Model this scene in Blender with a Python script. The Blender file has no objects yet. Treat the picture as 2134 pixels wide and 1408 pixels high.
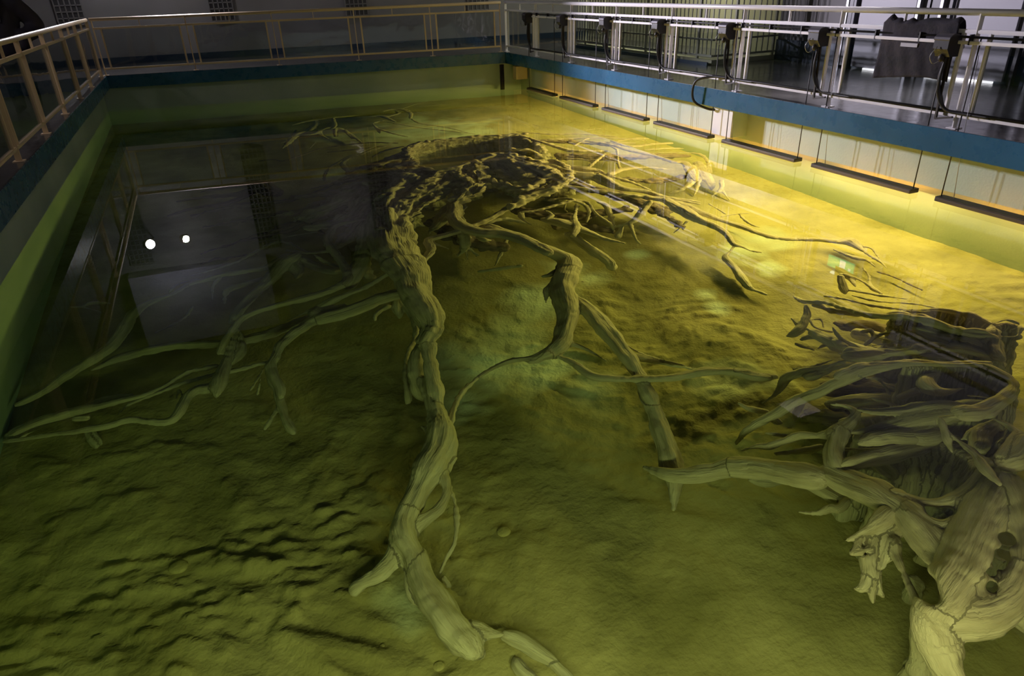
import bpy, bmesh, math, random
import numpy as np
from mathutils import Vector, Matrix
random.seed(7); np.random.seed(7)
C = bpy.context.scene.collection
PI = math.pi

# ------------------------------------------------------------------ camera, world, exposure
W_, H_ = 2134, 1408
F_, YAW, PIT, ROLL, CAMH = 1436.166, 0.3908, 0.4746, -0.0355, 2.07   # water surface is z = 0
def _rot(yaw, pitch, roll):
    cy, sy = math.cos(yaw), math.sin(yaw); cp, sp = math.cos(pitch), math.sin(pitch)
    fw = np.array([sy*cp, cy*cp, -sp]); r = np.array([cy, -sy, 0.0]); u = np.cross(r, fw)
    cr, sr = math.cos(roll), math.sin(roll)
    return np.stack([cr*r + sr*u, -sr*r + cr*u, -fw], 1)
ROT = _rot(YAW, PIT, ROLL)
cam = bpy.data.cameras.new('camera'); cam.sensor_width = 36.0; cam.lens = F_/W_*36.0
cam.clip_start = 0.05; cam.clip_end = 200
camo = bpy.data.objects.new('camera', cam); C.objects.link(camo)
m = Matrix([list(ROT[i]) for i in range(3)]).to_4x4(); m.translation = Vector((0, 0, CAMH))
camo.matrix_world = m
sc = bpy.context.scene; sc.camera = camo
sc.view_settings.view_transform = 'Standard'; sc.view_settings.look = 'None'
sc.view_settings.gamma = 1.0; sc.view_settings.use_curve_mapping = False
sc.view_settings.exposure = 0.0
try:
    sc.cycles.max_bounces = 8; sc.cycles.transparent_max_bounces = 12; sc.cycles.transmission_bounces = 8
    sc.cycles.glossy_bounces = 4; sc.cycles.diffuse_bounces = 3; sc.cycles.sample_clamp_indirect = 3.0
    sc.cycles.caustics_refractive = True; sc.cycles.caustics_reflective = False
    sc.cycles.use_denoising = True
except Exception: pass
wd = bpy.data.worlds.new('world'); sc.world = wd; wd.use_nodes = True
wd.node_tree.nodes['Background'].inputs[0].default_value = (0.56, 0.54, 0.56, 1)
wd.node_tree.nodes['Background'].inputs[1].default_value = 0.05

# pool geometry (metres)
XL, XR, YF, SK, CT, CB, RT, OH = -1.85, 6.92, 16.757, -1.04, .688, .457, 1.736, .167
XC = 6.49                      # face of the blue kerb on the right
DEP = 1.72                     # water depth
YN = 0.25                      # near pool wall
def yfar(x): return YF + SK*(x - XL)/(6.656 - XL)
def ybk(x): return 19.5 - 0.075*(x + 1.6)     # back wall of the hall
def _ray(px, py):
    d = ROT @ np.array([(px - W_/2)/F_, -(py - H_/2)/F_, -1.0]); return d/np.linalg.norm(d)
def air(px, py, z=0.0):
    d = _ray(px, py); return np.array([0, 0, CAMH]) + d*(z - CAMH)/d[2]
def wat(px, py, z, n=1.33):
    d = _ray(px, py); P = np.array([0, 0, CAMH]) - d*CAMH/d[2]
    hx = d[:2]/n; c = math.sqrt(1 - hx @ hx); t = -z/c
    return np.array([P[0] + hx[0]*t, P[1] + hx[1]*t, z])
def wscale(px, py, z):
    return np.linalg.norm(wat(px + 1, py, z) - wat(px, py, z))

# ------------------------------------------------------------------ lights
def look(o, target):
    d = Vector(target) - o.location
    o.rotation_euler = d.to_track_quat('-Z', 'Y').to_euler()
def light(name, kind, loc, target, energy, col, size=.2, size_y=None, spot=None, blend=.5, parent=None):
    l = bpy.data.lights.new(name, kind); l.energy = energy; l.color = col
    if kind == 'AREA':
        l.shape = 'RECTANGLE'; l.size = size; l.size_y = size_y or size
    else: l.shadow_soft_size = size
    if kind == 'SPOT': l.spot_size = spot; l.spot_blend = blend; l.cycles.is_caustics_light = True
    o = bpy.data.objects.new(name, l); C.objects.link(o); o.location = loc; look(o, target)
    return o
def area(name, loc, normal, along, energy, col, w, l_):
    l = bpy.data.lights.new(name, 'AREA'); l.energy = energy; l.color = col; l.shape = 'RECTANGLE'; l.size = w; l.size_y = l_
    z = -Vector(normal).normalized(); y = Vector(along); y = (y - z*y.dot(z)).normalized(); x = y.cross(z)
    mm = Matrix((x, y, z)).transposed().to_4x4(); mm.translation = Vector(loc)
    if 'ceiling' in name: l.cycles.is_caustics_light = True
    o = bpy.data.objects.new(name, l); C.objects.link(o); o.matrix_world = mm; return o
WARM = (1.0, .60, .17)
SPOTS = [(-1.95, 18.45, 3.36), (-1.13, 18.45, 3.36)]
for s in SPOTS:
    light('spotlight_beam', 'SPOT', (s[0], s[1]-.16, s[2]-.03), (5.2, 5.5, .6), 4000, (.93, .86, 1.0), .06, spot=1.0, blend=.5)
# long tube fixtures under the right hand kerb: y ranges
FIX = [(13.16, 14.42), (11.50, 12.85), (9.82, 11.18), (8.16, 9.54), (6.47, 7.86), (4.84, 6.2), (3.2, 4.56), (1.55, 2.93)]
for (a, b), e in zip(FIX, (38, 80, 140, 180, 175, 155, 66, 5)):
    area('tube_glow', (6.60, (a+b)/2, -.03), (-.55, 0, -.83), (0, 1, 0), e, WARM, .05, b-a-.1)
    area('tube_backglow', (6.66, (a+b)/2, -.02), (1, 0, -.25), (0, 1, 0), 7, (1., .36, .05), .03, b-a-.15)
# the same fixtures along the near wall, below the camera's walkway
NFIX = [(-1.2, .15), (.45, 1.8), (2.1, 3.45), (3.75, 5.1)]
for i, (a, b) in enumerate(NFIX):
    area('tube_glow', ((a+b)/2, .46, -.03), (0, .86, -.5), (1, 0, 0), (42, 38, 2.5, .8)[i], (1.0, .87, .36), .05, b-a-.1)
# unseen hooded lamps added overhead to brighten rails and walls
FILL_LAMPS = [((8.0, 1.6, 4.6), 110, (1., .93, .97)), ((7.5, 6.6, 4.7), 280, (1., .92, .97)), ((9.2, 13.0, 4.6), 200, (1., .98, .78)), ((3.0, 18.0, 4.6), 10, (.95, .85, 1.0)),
        ((-4.6, 9., 4.6), 50, (1., .85, .8)), ((2.0, -1.6, 4.8), 70, (1., .9, .8))]
for p, e, c in FILL_LAMPS:
    area('ceiling_glow', (p[0], p[1], p[2]-.01), (0, 0, -1), (0, 1, 0), e, c, .36, .36)

# ------------------------------------------------------------------ helpers
def tag(o, label=None, cat=None, group=None, kind=None):
    if label: o['label'] = label
    if cat: o['category'] = cat
    if group: o['group'] = group
    if kind: o['kind'] = kind
    return o
def empty(name, loc=(0, 0, 0), rz=0):
    o = bpy.data.objects.new(name, None); C.objects.link(o); o.location = loc; o.rotation_euler = (0, 0, rz)
    return o
def link(name, me, mat, parent=None, smooth=False):
    o = bpy.data.objects.new(name, me); C.objects.link(o)
    if mat: me.materials.append(mat)
    if smooth: me.polygons.foreach_set('use_smooth', [True]*len(me.polygons))
    if parent:
        o.parent = parent; o.matrix_parent_inverse = Matrix.Translation(-parent.location) if parent.rotation_euler.z == 0 else parent.matrix_basis.inverted()
        if parent.parent: o.matrix_parent_inverse = Matrix.Identity(4)
    return o
class MB:
    def __init__(s): s.b = bmesh.new()
    def box(s, a, b, bev=0):
        a = Vector(a); b = Vector(b); c = (a+b)/2; d = b-a
        r = bmesh.ops.create_cube(s.b, size=1.0, matrix=Matrix.Translation(c) @ Matrix.Diagonal((abs(d.x), abs(d.y), abs(d.z), 1)))
        if bev:
            es = list({e for v in r['verts'] for e in v.link_edges})
            bmesh.ops.bevel(s.b, geom=es, offset=bev, segments=2, affect='EDGES', profile=.6)
        return s
    def obox(s, p, q, w, h, up=(0, 0, 1), bev=0):      # bar of w x h section from p to q
        p = Vector(p); q = Vector(q); d = q-p; L = d.length; z = d.normalized(); x = z.cross(Vector(up))
        if x.length < 1e-4: x = z.cross(Vector((0, 1, 0)))
        x.normalize(); y = z.cross(x)
        M = Matrix((x, y, z)).transposed().to_4x4(); M.translation = (p+q)/2
        r = bmesh.ops.create_cube(s.b, size=1.0, matrix=M @ Matrix.Diagonal((w, h, L, 1)))
        if bev:
            es = list({e for v in r['verts'] for e in v.link_edges})
            bmesh.ops.bevel(s.b, geom=es, offset=bev, segments=2, affect='EDGES')
        return s
    def tube(s, pts, r, n=10, cap=True):
        pts = [Vector(p) for p in pts]; rs = r if isinstance(r, (list, tuple)) else [r]*len(pts)
        rings = []; up = None
        for i, p in enumerate(pts):
            t = (pts[min(i+1, len(pts)-1)] - pts[max(i-1, 0)]).normalized()
            if up is None:
                up = t.orthogonal().normalized()
            up = (up - t*up.dot(t)).normalized(); sd = t.cross(up)
            rings.append([s.b.verts.new(p + (up*math.cos(a) + sd*math.sin(a))*rs[i]) for a in (2*PI*k/n for k in range(n))])
        for A, B in zip(rings, rings[1:]):
            for k in range(n): s.b.faces.new((A[k], A[(k+1) % n], B[(k+1) % n], B[k]))
        if cap: s.b.faces.new(rings[0][::-1]); s.b.faces.new(rings[-1])
        return s
    def poly(s, pts, off):                               # extruded polygon
        off = Vector(off); a = [s.b.verts.new(Vector(p)) for p in pts]; b = [s.b.verts.new(Vector(p)+off) for p in pts]
        s.b.faces.new(a); s.b.faces.new(b[::-1]); n = len(a)
        for i in range(n): s.b.faces.new((a[i], b[i], b[(i+1) % n], a[(i+1) % n]))
        return s
    def sphere(s, c, r, sc_=(1, 1, 1), u=16, v=10):
        bmesh.ops.create_uvsphere(s.b, u_segments=u, v_segments=v, radius=r, matrix=Matrix.Translation(Vector(c)) @ Matrix.Diagonal((*sc_, 1)))
        return s
    def build(s, name, mat, parent=None, smooth=False, struct=False):
        bmesh.ops.recalc_face_normals(s.b, faces=s.b.faces)
        me = bpy.data.meshes.new(name); s.b.to_mesh(me); s.b.free()
        o = link(name, me, mat, parent, smooth)
        if struct: o['kind'] = 'structure'
        return o
def spline(pts, n=8):
    P = [np.array(p, float) for p in pts]; P = [2*P[0]-P[1]] + P + [2*P[-1]-P[-2]]; out = []
    for i in range(1, len(P)-2):
        a, b, c, d = P[i-1:i+3]
        for k in range(n):
            t = k/n
            out.append(.5*((2*b) + (c-a)*t + (2*a-5*b+4*c-d)*t*t + (3*b-a-3*c+d)*t**3))
    out.append(P[-2]); return out

# ------------------------------------------------------------------ numpy noise
def _hash(ix, iy, iz, seed):
    h = (ix.astype(np.int64)*374761393 + iy.astype(np.int64)*668265263 + iz.astype(np.int64)*2147483647 + seed*974634777) & 0xffffffff
    h = ((h ^ (h >> 13))*1274126177) & 0xffffffff
    h = ((h ^ (h >> 16))*2246822519) & 0xffffffff
    return ((h ^ (h >> 15)) & 0xffff).astype(np.float32)/32767.5 - 1
def noise3(P, seed=0):
    P = np.asarray(P, np.float32); f = np.floor(P); i = f.astype(np.int64); t = P - f; t = t*t*(3-2*t)
    r = 0
    for dx in (0, 1):
        for dy in (0, 1):
            for dz in (0, 1):
                w = (t[:, 0] if dx else 1-t[:, 0])*(t[:, 1] if dy else 1-t[:, 1])*(t[:, 2] if dz else 1-t[:, 2])
                r = r + w*_hash(i[:, 0]+dx, i[:, 1]+dy, i[:, 2]+dz, seed)
    return r
def fbm(P, o=4, seed=0, g=.5):
    r = 0; a = 1; P = np.asarray(P, np.float32).copy()
    for k in range(o):
        r = r + a*noise3(P, seed+k); a *= g; P = P*2.03 + 17.1
    return r

# ------------------------------------------------------------------ materials
def mat(name, col, rough=.6, metal=0, spec=.5):
    m = bpy.data.materials.new(name); m.use_nodes = True; p = m.node_tree.nodes['Principled BSDF']
    p.inputs['Base Color'].default_value = (*col, 1); p.inputs['Roughness'].default_value = rough
    p.inputs['Metallic'].default_value = metal; p.inputs['Specular IOR Level'].default_value = spec
    return m
def N(m, t, **kw):
    n = m.node_tree.nodes.new(t)
    for k, v in kw.items(): setattr(n, k, v)
    return n
def L(m, a, b): m.node_tree.links.new(a, b)
def vary(m, c1, c2, scale=4, detail=6, bump=0, bscale=None, coord='Object', rr=None, lo=.35, hi=.65, stretch=(1, 1, 1), attr=None):
    p = m.node_tree.nodes['Principled BSDF']
    if attr:
        tc = N(m, 'ShaderNodeAttribute'); tc.attribute_name = attr; src = tc.outputs['Vector']
    else:
        tc = N(m, 'ShaderNodeTexCoord'); src = tc.outputs[coord]
    mp = N(m, 'ShaderNodeMapping'); mp.inputs['Scale'].default_value = stretch; L(m, src, mp.inputs['Vector'])
    n = N(m, 'ShaderNodeTexNoise'); n.inputs['Scale'].default_value = scale; n.inputs['Detail'].default_value = detail
    L(m, mp.outputs[0], n.inputs['Vector'])
    r = N(m, 'ShaderNodeValToRGB'); r.color_ramp.elements[0].position = lo; r.color_ramp.elements[1].position = hi
    r.color_ramp.elements[0].color = (*c1, 1); r.color_ramp.elements[1].color = (*c2, 1)
    L(m, n.outputs['Fac'], r.inputs[0]); L(m, r.outputs[0], p.inputs['Base Color'])
    if bump:
        n2 = N(m, 'ShaderNodeTexNoise'); n2.inputs['Scale'].default_value = bscale or scale*6; n2.inputs['Detail'].default_value = 5
        L(m, mp.outputs[0], n2.inputs['Vector'])
        b = N(m, 'ShaderNodeBump'); b.inputs['Strength'].default_value = bump; b.inputs['Distance'].default_value = .02
        L(m, n2.outputs['Fac'], b.inputs['Height']); L(m, b.outputs[0], p.inputs['Normal'])
        if rr:
            q = N(m, 'ShaderNodeMapRange'); q.inputs[3].default_value = rr[0]; q.inputs[4].default_value = rr[1]
            L(m, n2.outputs['Fac'], q.inputs[0]); L(m, q.outputs[0], p.inputs['Roughness'])
    return m
def emis(name, col, s):
    m = bpy.data.materials.new(name); m.use_nodes = True; p = m.node_tree.nodes['Principled BSDF']
    p.inputs['Base Color'].default_value = (*col, 1); p.inputs['Emission Color'].default_value = (*col, 1); p.inputs['Emission Strength'].default_value = s
    return m
M = {}
M['sand'] = vary(mat('sand', (.5, .45, .3), .95, spec=.1), (.30, .27, .12), (.52, .46, .24), 1.6, 8, .5, 34)
M['wood'] = vary(mat('waterlogged_wood', (.4, .36, .26), .85, spec=.15), (.38, .34, .24), (.63, .58, .45), 2.0, 8, .8, 6, lo=.3, hi=.7, stretch=(1.0, 9, 9), attr='grain')
M['wood_dark_shade'] = vary(mat('dark_and_cavity_shade_wood', (.2, .18, .14), .85, spec=.15), (.14, .11, .09), (.33, .27, .20), 2.0, 7, .9, 5, lo=.3, hi=.7, stretch=(1.2, 14, 14), attr='grain')  # dark roots, and cavity fillers whose dark colour stands for shade
M['poolwall'] = vary(mat('pale_pool_paint', (.5, .53, .42), .7), (.36, .46, .40), (.48, .57, .50), .8, 5, .12, 40)
M['blue'] = vary(mat('blue_kerb_paint', (.03, .11, .22), .3), (.018, .085, .17), (.03, .125, .25), 1.2, 5, .02, 9, rr=(.22, .34))
M['floor'] = vary(mat('wet_concrete', (.1, .1, .1), .3), (.060, .058, .060), (.115, .11, .11), 1.5, 6, .08, 12, rr=(.06, .32))
M['hall'] = vary(mat('grey_hall_paint', (.3, .29, .3), .8), (.25, .24, .25), (.32, .31, .32), .6, 3, 0)
M['hall2'] = vary(mat('yellowish_hall_paint', (.4, .4, .25), .8), (.42, .41, .27), (.50, .49, .33), .6, 3, 0)
M['base'] = mat('dark_blue_baseboard', (.02, .045, .09), .35)
M['ceil'] = mat('dark_ceiling', (.06, .06, .065), .9)
M['rail'] = mat('cream_painted_steel', (.74, .58, .40), .4)
M['railw'] = mat('white_painted_steel', (.86, .83, .86), .3)
M['black'] = mat('black_rubber', (.012, .011, .013), .45)
M['blackm'] = mat('black_metal', (.03, .025, .022), .5, .2)
M['grey'] = mat('grey_steel', (.35, .35, .38), .35, .6)
M['hoodg'] = mat('dark_grey_steel', (.09, .085, .10), .4, .3)
M['white'] = mat('white_plastic', (.85, .84, .86), .4)
M['tube'] = emis('lit_tube', (1., .42, .07), 2.5)
M['bulb'] = emis('lit_spot_lens', (1., .97, 1.), 420)
M['gap'] = emis('lit_door_gap', (1., .96, 1.), 1.6)
M['diff'] = emis('lit_added_diffuser', (1., .95, .92), 2.0)
M['fence'] = mat('grey_green_fence_paint', (.36, .36, .28), .45)
M['door'] = mat('white_door', (.42, .41, .47), .45)
M['dframe'] = mat('dark_aluminium', (.09, .09, .10), .4, .3)
M['cloth'] = vary(mat('black_cloth', (.02, .018, .025), .9), (.010, .009, .014), (.03, .025, .035), 6, 3, .3, 30)
M['green'] = emis('green_sign_face', (.0, .75, .32), 3.0)
M['signw'] = emis('white_sign_face', (.9, 1., .92), 4.0)
M['coat'] = mat('navy_coat', (.010, .009, .022), .8)
M['lining'] = mat('grey_scarf', (.22, .21, .27), .8)
M['skin'] = mat('skin', (.55, .36, .27), .55)
M['hair'] = mat('black_hair', (.015, .012, .012), .5)
M['trouser'] = mat('dark_trousers', (.02, .02, .025), .8)
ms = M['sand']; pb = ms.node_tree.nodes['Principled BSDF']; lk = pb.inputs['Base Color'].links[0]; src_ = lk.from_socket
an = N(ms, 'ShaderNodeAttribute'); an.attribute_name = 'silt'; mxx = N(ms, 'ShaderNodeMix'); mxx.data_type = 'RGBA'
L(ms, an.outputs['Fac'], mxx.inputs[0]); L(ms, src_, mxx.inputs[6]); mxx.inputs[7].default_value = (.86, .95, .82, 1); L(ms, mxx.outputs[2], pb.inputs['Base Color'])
g = bpy.data.materials.new('clear_glass'); g.use_nodes = True; g.node_tree.nodes.clear()
o_ = N(g, 'ShaderNodeOutputMaterial'); mx = N(g, 'ShaderNodeMixShader'); tr = N(g, 'ShaderNodeBsdfTransparent'); gl = N(g, 'ShaderNodeBsdfGlossy'); fr = N(g, 'ShaderNodeFresnel')
tr.inputs[0].default_value = (.78, .80, .80, 1); gl.inputs['Roughness'].default_value = .015; fr.inputs['IOR'].default_value = 1.5
nz = N(g, 'ShaderNodeTexNoise'); nz.inputs['Scale'].default_value = 2.2; nz.inputs['Detail'].default_value = 1.5; tcg = N(g, 'ShaderNodeTexCoord')
bp = N(g, 'ShaderNodeBump'); bp.inputs['Strength'].default_value = .25; bp.inputs['Distance'].default_value = .02
L(g, tcg.outputs['Object'], nz.inputs['Vector']); L(g, nz.outputs['Fac'], bp.inputs['Height']); L(g, bp.outputs[0], gl.inputs['Normal'])
geo_ = N(g, 'ShaderNodeNewGeometry'); mr_ = N(g, 'ShaderNodeMapRange'); mr_.inputs[3].default_value = 1.5; mr_.inputs[4].default_value = 1/1.5
L(g, geo_.outputs['Backfacing'], mr_.inputs[0]); L(g, mr_.outputs[0], fr.inputs['IOR'])
L(g, fr.outputs[0], mx.inputs[0]); L(g, tr.outputs[0], mx.inputs[1]); L(g, gl.outputs[0], mx.inputs[2]); L(g, mx.outputs[0], o_.inputs[0])
M['glass'] = g
w = bpy.data.materials.new('pool_water'); w.use_nodes = True; w.node_tree.nodes.clear()
o_ = N(w, 'ShaderNodeOutputMaterial'); gs = N(w, 'ShaderNodeBsdfGlass'); gs.inputs['IOR'].default_value = 1.33; gs.inputs['Roughness'].default_value = 0
va = N(w, 'ShaderNodeVolumeAbsorption'); va.inputs['Color'].default_value = (.24, .53, .25, 1); va.inputs['Density'].default_value = .24
L(w, gs.outputs[0], o_.inputs[0]); L(w, va.outputs[0], o_.inputs[1])
M['water'] = w

# ------------------------------------------------------------------ setting
def wallbox(name, a, b, m_): return MB().box(a, b).build(name, m_, struct=True)
def quadwall(name, base, h0, h1, m_):        # polygon footprint extruded in z
    return MB().poly([(x, y, h0) for x, y in base], (0, 0, h1-h0)).build(name, m_, struct=True)
ZB = -DEP - .5
quadwall('wall_left', [(XL, YN), (XL, yfar(XL)), (XL-.3, yfar(XL)+.3), (XL-.3, YN)], ZB, CT-.01, M['poolwall'])
quadwall('wall_right', [(XR, YN), (XR+.3, YN), (XR+.3, yfar(XR)), (XR, yfar(XR))], ZB, CT-.01, M['poolwall'])
quadwall('wall_far', [(XL, yfar(XL)), (XR, yfar(XR)), (XR+.3, yfar(XR)+.3), (XL-.3, yfar(XL)+.3)], ZB, CT-.01, M['poolwall'])
quadwall('wall_near', [(XL-.3, YN-.3), (XR+.3, YN-.3), (XR+.3, YN), (XL-.3, YN)], ZB, CT-.01, M['poolwall'])
# blue kerb overhanging the pool
kl, kr = XL+OH, XC
def yk(x): return yfar(x) - OH
quadwall('trim_1', [(kl, YN+.1), (kl, yk(kl)), (XL-.32, yfar(XL)+.2), (XL-.32, YN+.1)], CB, CT+.001, M['blue'])
quadwall('trim_2', [(kl, yk(kl)), (kr, yk(kr)), (XR+.32, yfar(XR)+.3), (XL-.32, yfar(XL)+.3)], CB, CT+.001, M['blue'])
quadwall('trim_3', [(kr, YN+.1), (kr, yk(kr)), (XR+.32, yfar(XR)+.2), (XR+.32, YN+.1)], CB, CT+.001, M['blue'])
# walkway floor: slabs around the pool, top just above the kerb
ZF = CT+.004; ZG = CT-.1
quadwall('floor', [(-7, -4), (kl-.01, -4), (kl-.01, yk(kl)+.01), (-7, yk(kl)+.01)], ZG, ZF, M['floor'])
quadwall('floor_far', [(-7, yk(kl)+.01), (kl-.01, yk(kl)+.01), (kr+.01, yk(kr)+.01), (13, yk(kr)+.01), (13, 21), (-7, 21)], ZG, ZF, M['floor'])
quadwall('floor_right', [(kr+.01, -4), (13, -4), (13, yk(kr)+.01), (kr+.01, yk(kr)+.01)], ZG, ZF, M['floor'])
quadwall('floor_near', [(kl-.01, -4), (kr+.01, -4), (kr+.01, YN+.1), (kl-.01, YN+.1)], ZG, ZF, M['floor'])
# hall shell
quadwall('wall_back', [(-7, ybk(-7)), (10.3, ybk(10.3)), (10.3, 21), (-7, 21)], ZF, 7, M['hall'])
quadwall('wall_west', [(-7.2, -4), (-7, -4), (-7, 21), (-7.2, 21)], ZG, 7, M['hall'])
quadwall('wall_stairwell', [(10.3, 10.6), (10.5, 10.6), (10.5, 21), (10.3, 21)], ZG, 7, M['hall2'])
quadwall('wall_east', [(9.7, -4), (9.9, -4), (9.9, 10.7), (10.5, 10.7), (10.5, 10.5), (9.7, 10.5)][:3] + [(9.9, 10.5), (9.7, 10.5)], ZG, 7, M['hall'])
quadwall('wall_south', [(-7, -4.2), (9.9, -4.2), (9.9, -4), (-7, -4)], ZG, 7, M['hall'])
quadwall('ceiling', [(-7.2, -4.2), (10.5, -4.2), (10.5, 21), (-7.2, 21)], 7, 7.2, M['ceil'])
quadwall('baseboard_back', [(-7, ybk(-7)-.02), (10.3, ybk(10.3)-.02), (10.3, ybk(10.3)), (-7, ybk(-7))], ZF, ZF+.14, M['base'])
quadwall('baseboard_east', [(9.67, -4), (9.7, -4), (9.7, 10.5), (9.67, 10.5)], ZF, ZF+.34, M['base'])

# water body
quadwall('water', [(XL-.1, YN-.1), (XR+.1, YN-.1), (XR+.1, yfar(XR)+.1), (XL-.1, yfar(XL)+.1)], ZB+.1, 0, M['water'])
bpy.data.objects['water'].cycles.is_caustics_caster = True

# sand bed
def bedz(x, y):
    P = np.stack([x, y, np.zeros_like(x)], 1)
    near = np.clip((8-y)/5, .25, 1)
    wx = x + .25*noise3(P*1.3, 3); wy = y + .25*noise3(P*1.3, 9)
    Q = np.stack([(wx*.9 - wy*.45), (wx*.45 + wy*.9), wx*0], 1)
    lump = fbm(Q*np.array([2.4, 5.2, 1]), 3, 11)
    ledge = np.clip(lump*2.2, -.8, 1.0)
    big = fbm(P*.55, 2, 31)
    fine = fbm(P*11, 3, 51)
    rough = np.clip(.55 + .8*noise3(P*.6+5, 77), .15, 1.3)
    c1 = noise3(Q*np.array([5.5, 8.5, 1])+3, 67); c2 = noise3(Q*np.array([10, 14, 1])+9, 68)
    st = lambda a, lo, hi: (lambda t: t*t*(3-2*t))(np.clip((a-lo)/(hi-lo), 0, 1))
    clod = .8*st(c1, .12, .42)*(.75+.35*c2) + .45*st(c2, .2, .5)
    return -DEP + .05*big + .018*ledge*near*rough + .034*clod*near*rough + .007*fine*near
ys = [YN-.05]
while ys[-1] < YF+.2: ys.append(ys[-1] + (.018 if ys[-1] < 5 else .03 if ys[-1] < 8.5 else .07))
xs = np.linspace(XL-.05, XR+.05, 400); ys = np.array(ys)
gx, gy = np.meshgrid(xs, ys); X = gx.ravel(); Y = gy.ravel(); Z = bedz(X, Y)
nx, ny = len(xs), len(ys); idx = np.arange(nx*ny).reshape(ny, nx)
fc = np.stack([idx[:-1, :-1], idx[:-1, 1:], idx[1:, 1:], idx[1:, :-1]], -1).reshape(-1, 4)
def np_mesh(name, V, Fq):
    me = bpy.data.meshes.new(name); me.vertices.add(len(V)); me.vertices.foreach_set('co', np.asarray(V, np.float32).ravel())
    me.loops.add(Fq.size); me.loops.foreach_set('vertex_index', Fq.ravel().astype(np.int32))
    me.polygons.add(len(Fq)); me.polygons.foreach_set('loop_start', (np.arange(len(Fq))*Fq.shape[1]).astype(np.int32))
    me.update(calc_edges=True); me.validate(); return me
me = np_mesh('floor_sand_bed', np.stack([X, Y, Z], 1), fc)
at = me.attributes.new('silt', 'FLOAT', 'POINT'); sv = np.zeros(len(X), np.float32)
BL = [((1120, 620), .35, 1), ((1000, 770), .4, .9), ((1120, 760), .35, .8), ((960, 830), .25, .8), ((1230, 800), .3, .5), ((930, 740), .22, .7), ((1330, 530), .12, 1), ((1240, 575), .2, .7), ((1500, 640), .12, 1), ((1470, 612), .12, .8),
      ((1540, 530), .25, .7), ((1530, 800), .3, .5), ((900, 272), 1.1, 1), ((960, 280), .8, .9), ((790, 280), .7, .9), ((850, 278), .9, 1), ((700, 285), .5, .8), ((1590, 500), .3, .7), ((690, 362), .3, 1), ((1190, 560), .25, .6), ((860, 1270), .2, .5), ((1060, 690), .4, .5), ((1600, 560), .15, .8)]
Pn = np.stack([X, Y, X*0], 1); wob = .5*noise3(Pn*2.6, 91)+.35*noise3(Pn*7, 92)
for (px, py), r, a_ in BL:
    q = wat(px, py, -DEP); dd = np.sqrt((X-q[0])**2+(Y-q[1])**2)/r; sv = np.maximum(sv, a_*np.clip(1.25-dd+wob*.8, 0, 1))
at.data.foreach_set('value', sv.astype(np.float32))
bed = link('floor_sand_bed', me, M['sand'], smooth=True); bed['kind'] = 'structure'; bed.cycles.is_caustics_receiver = True

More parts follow.
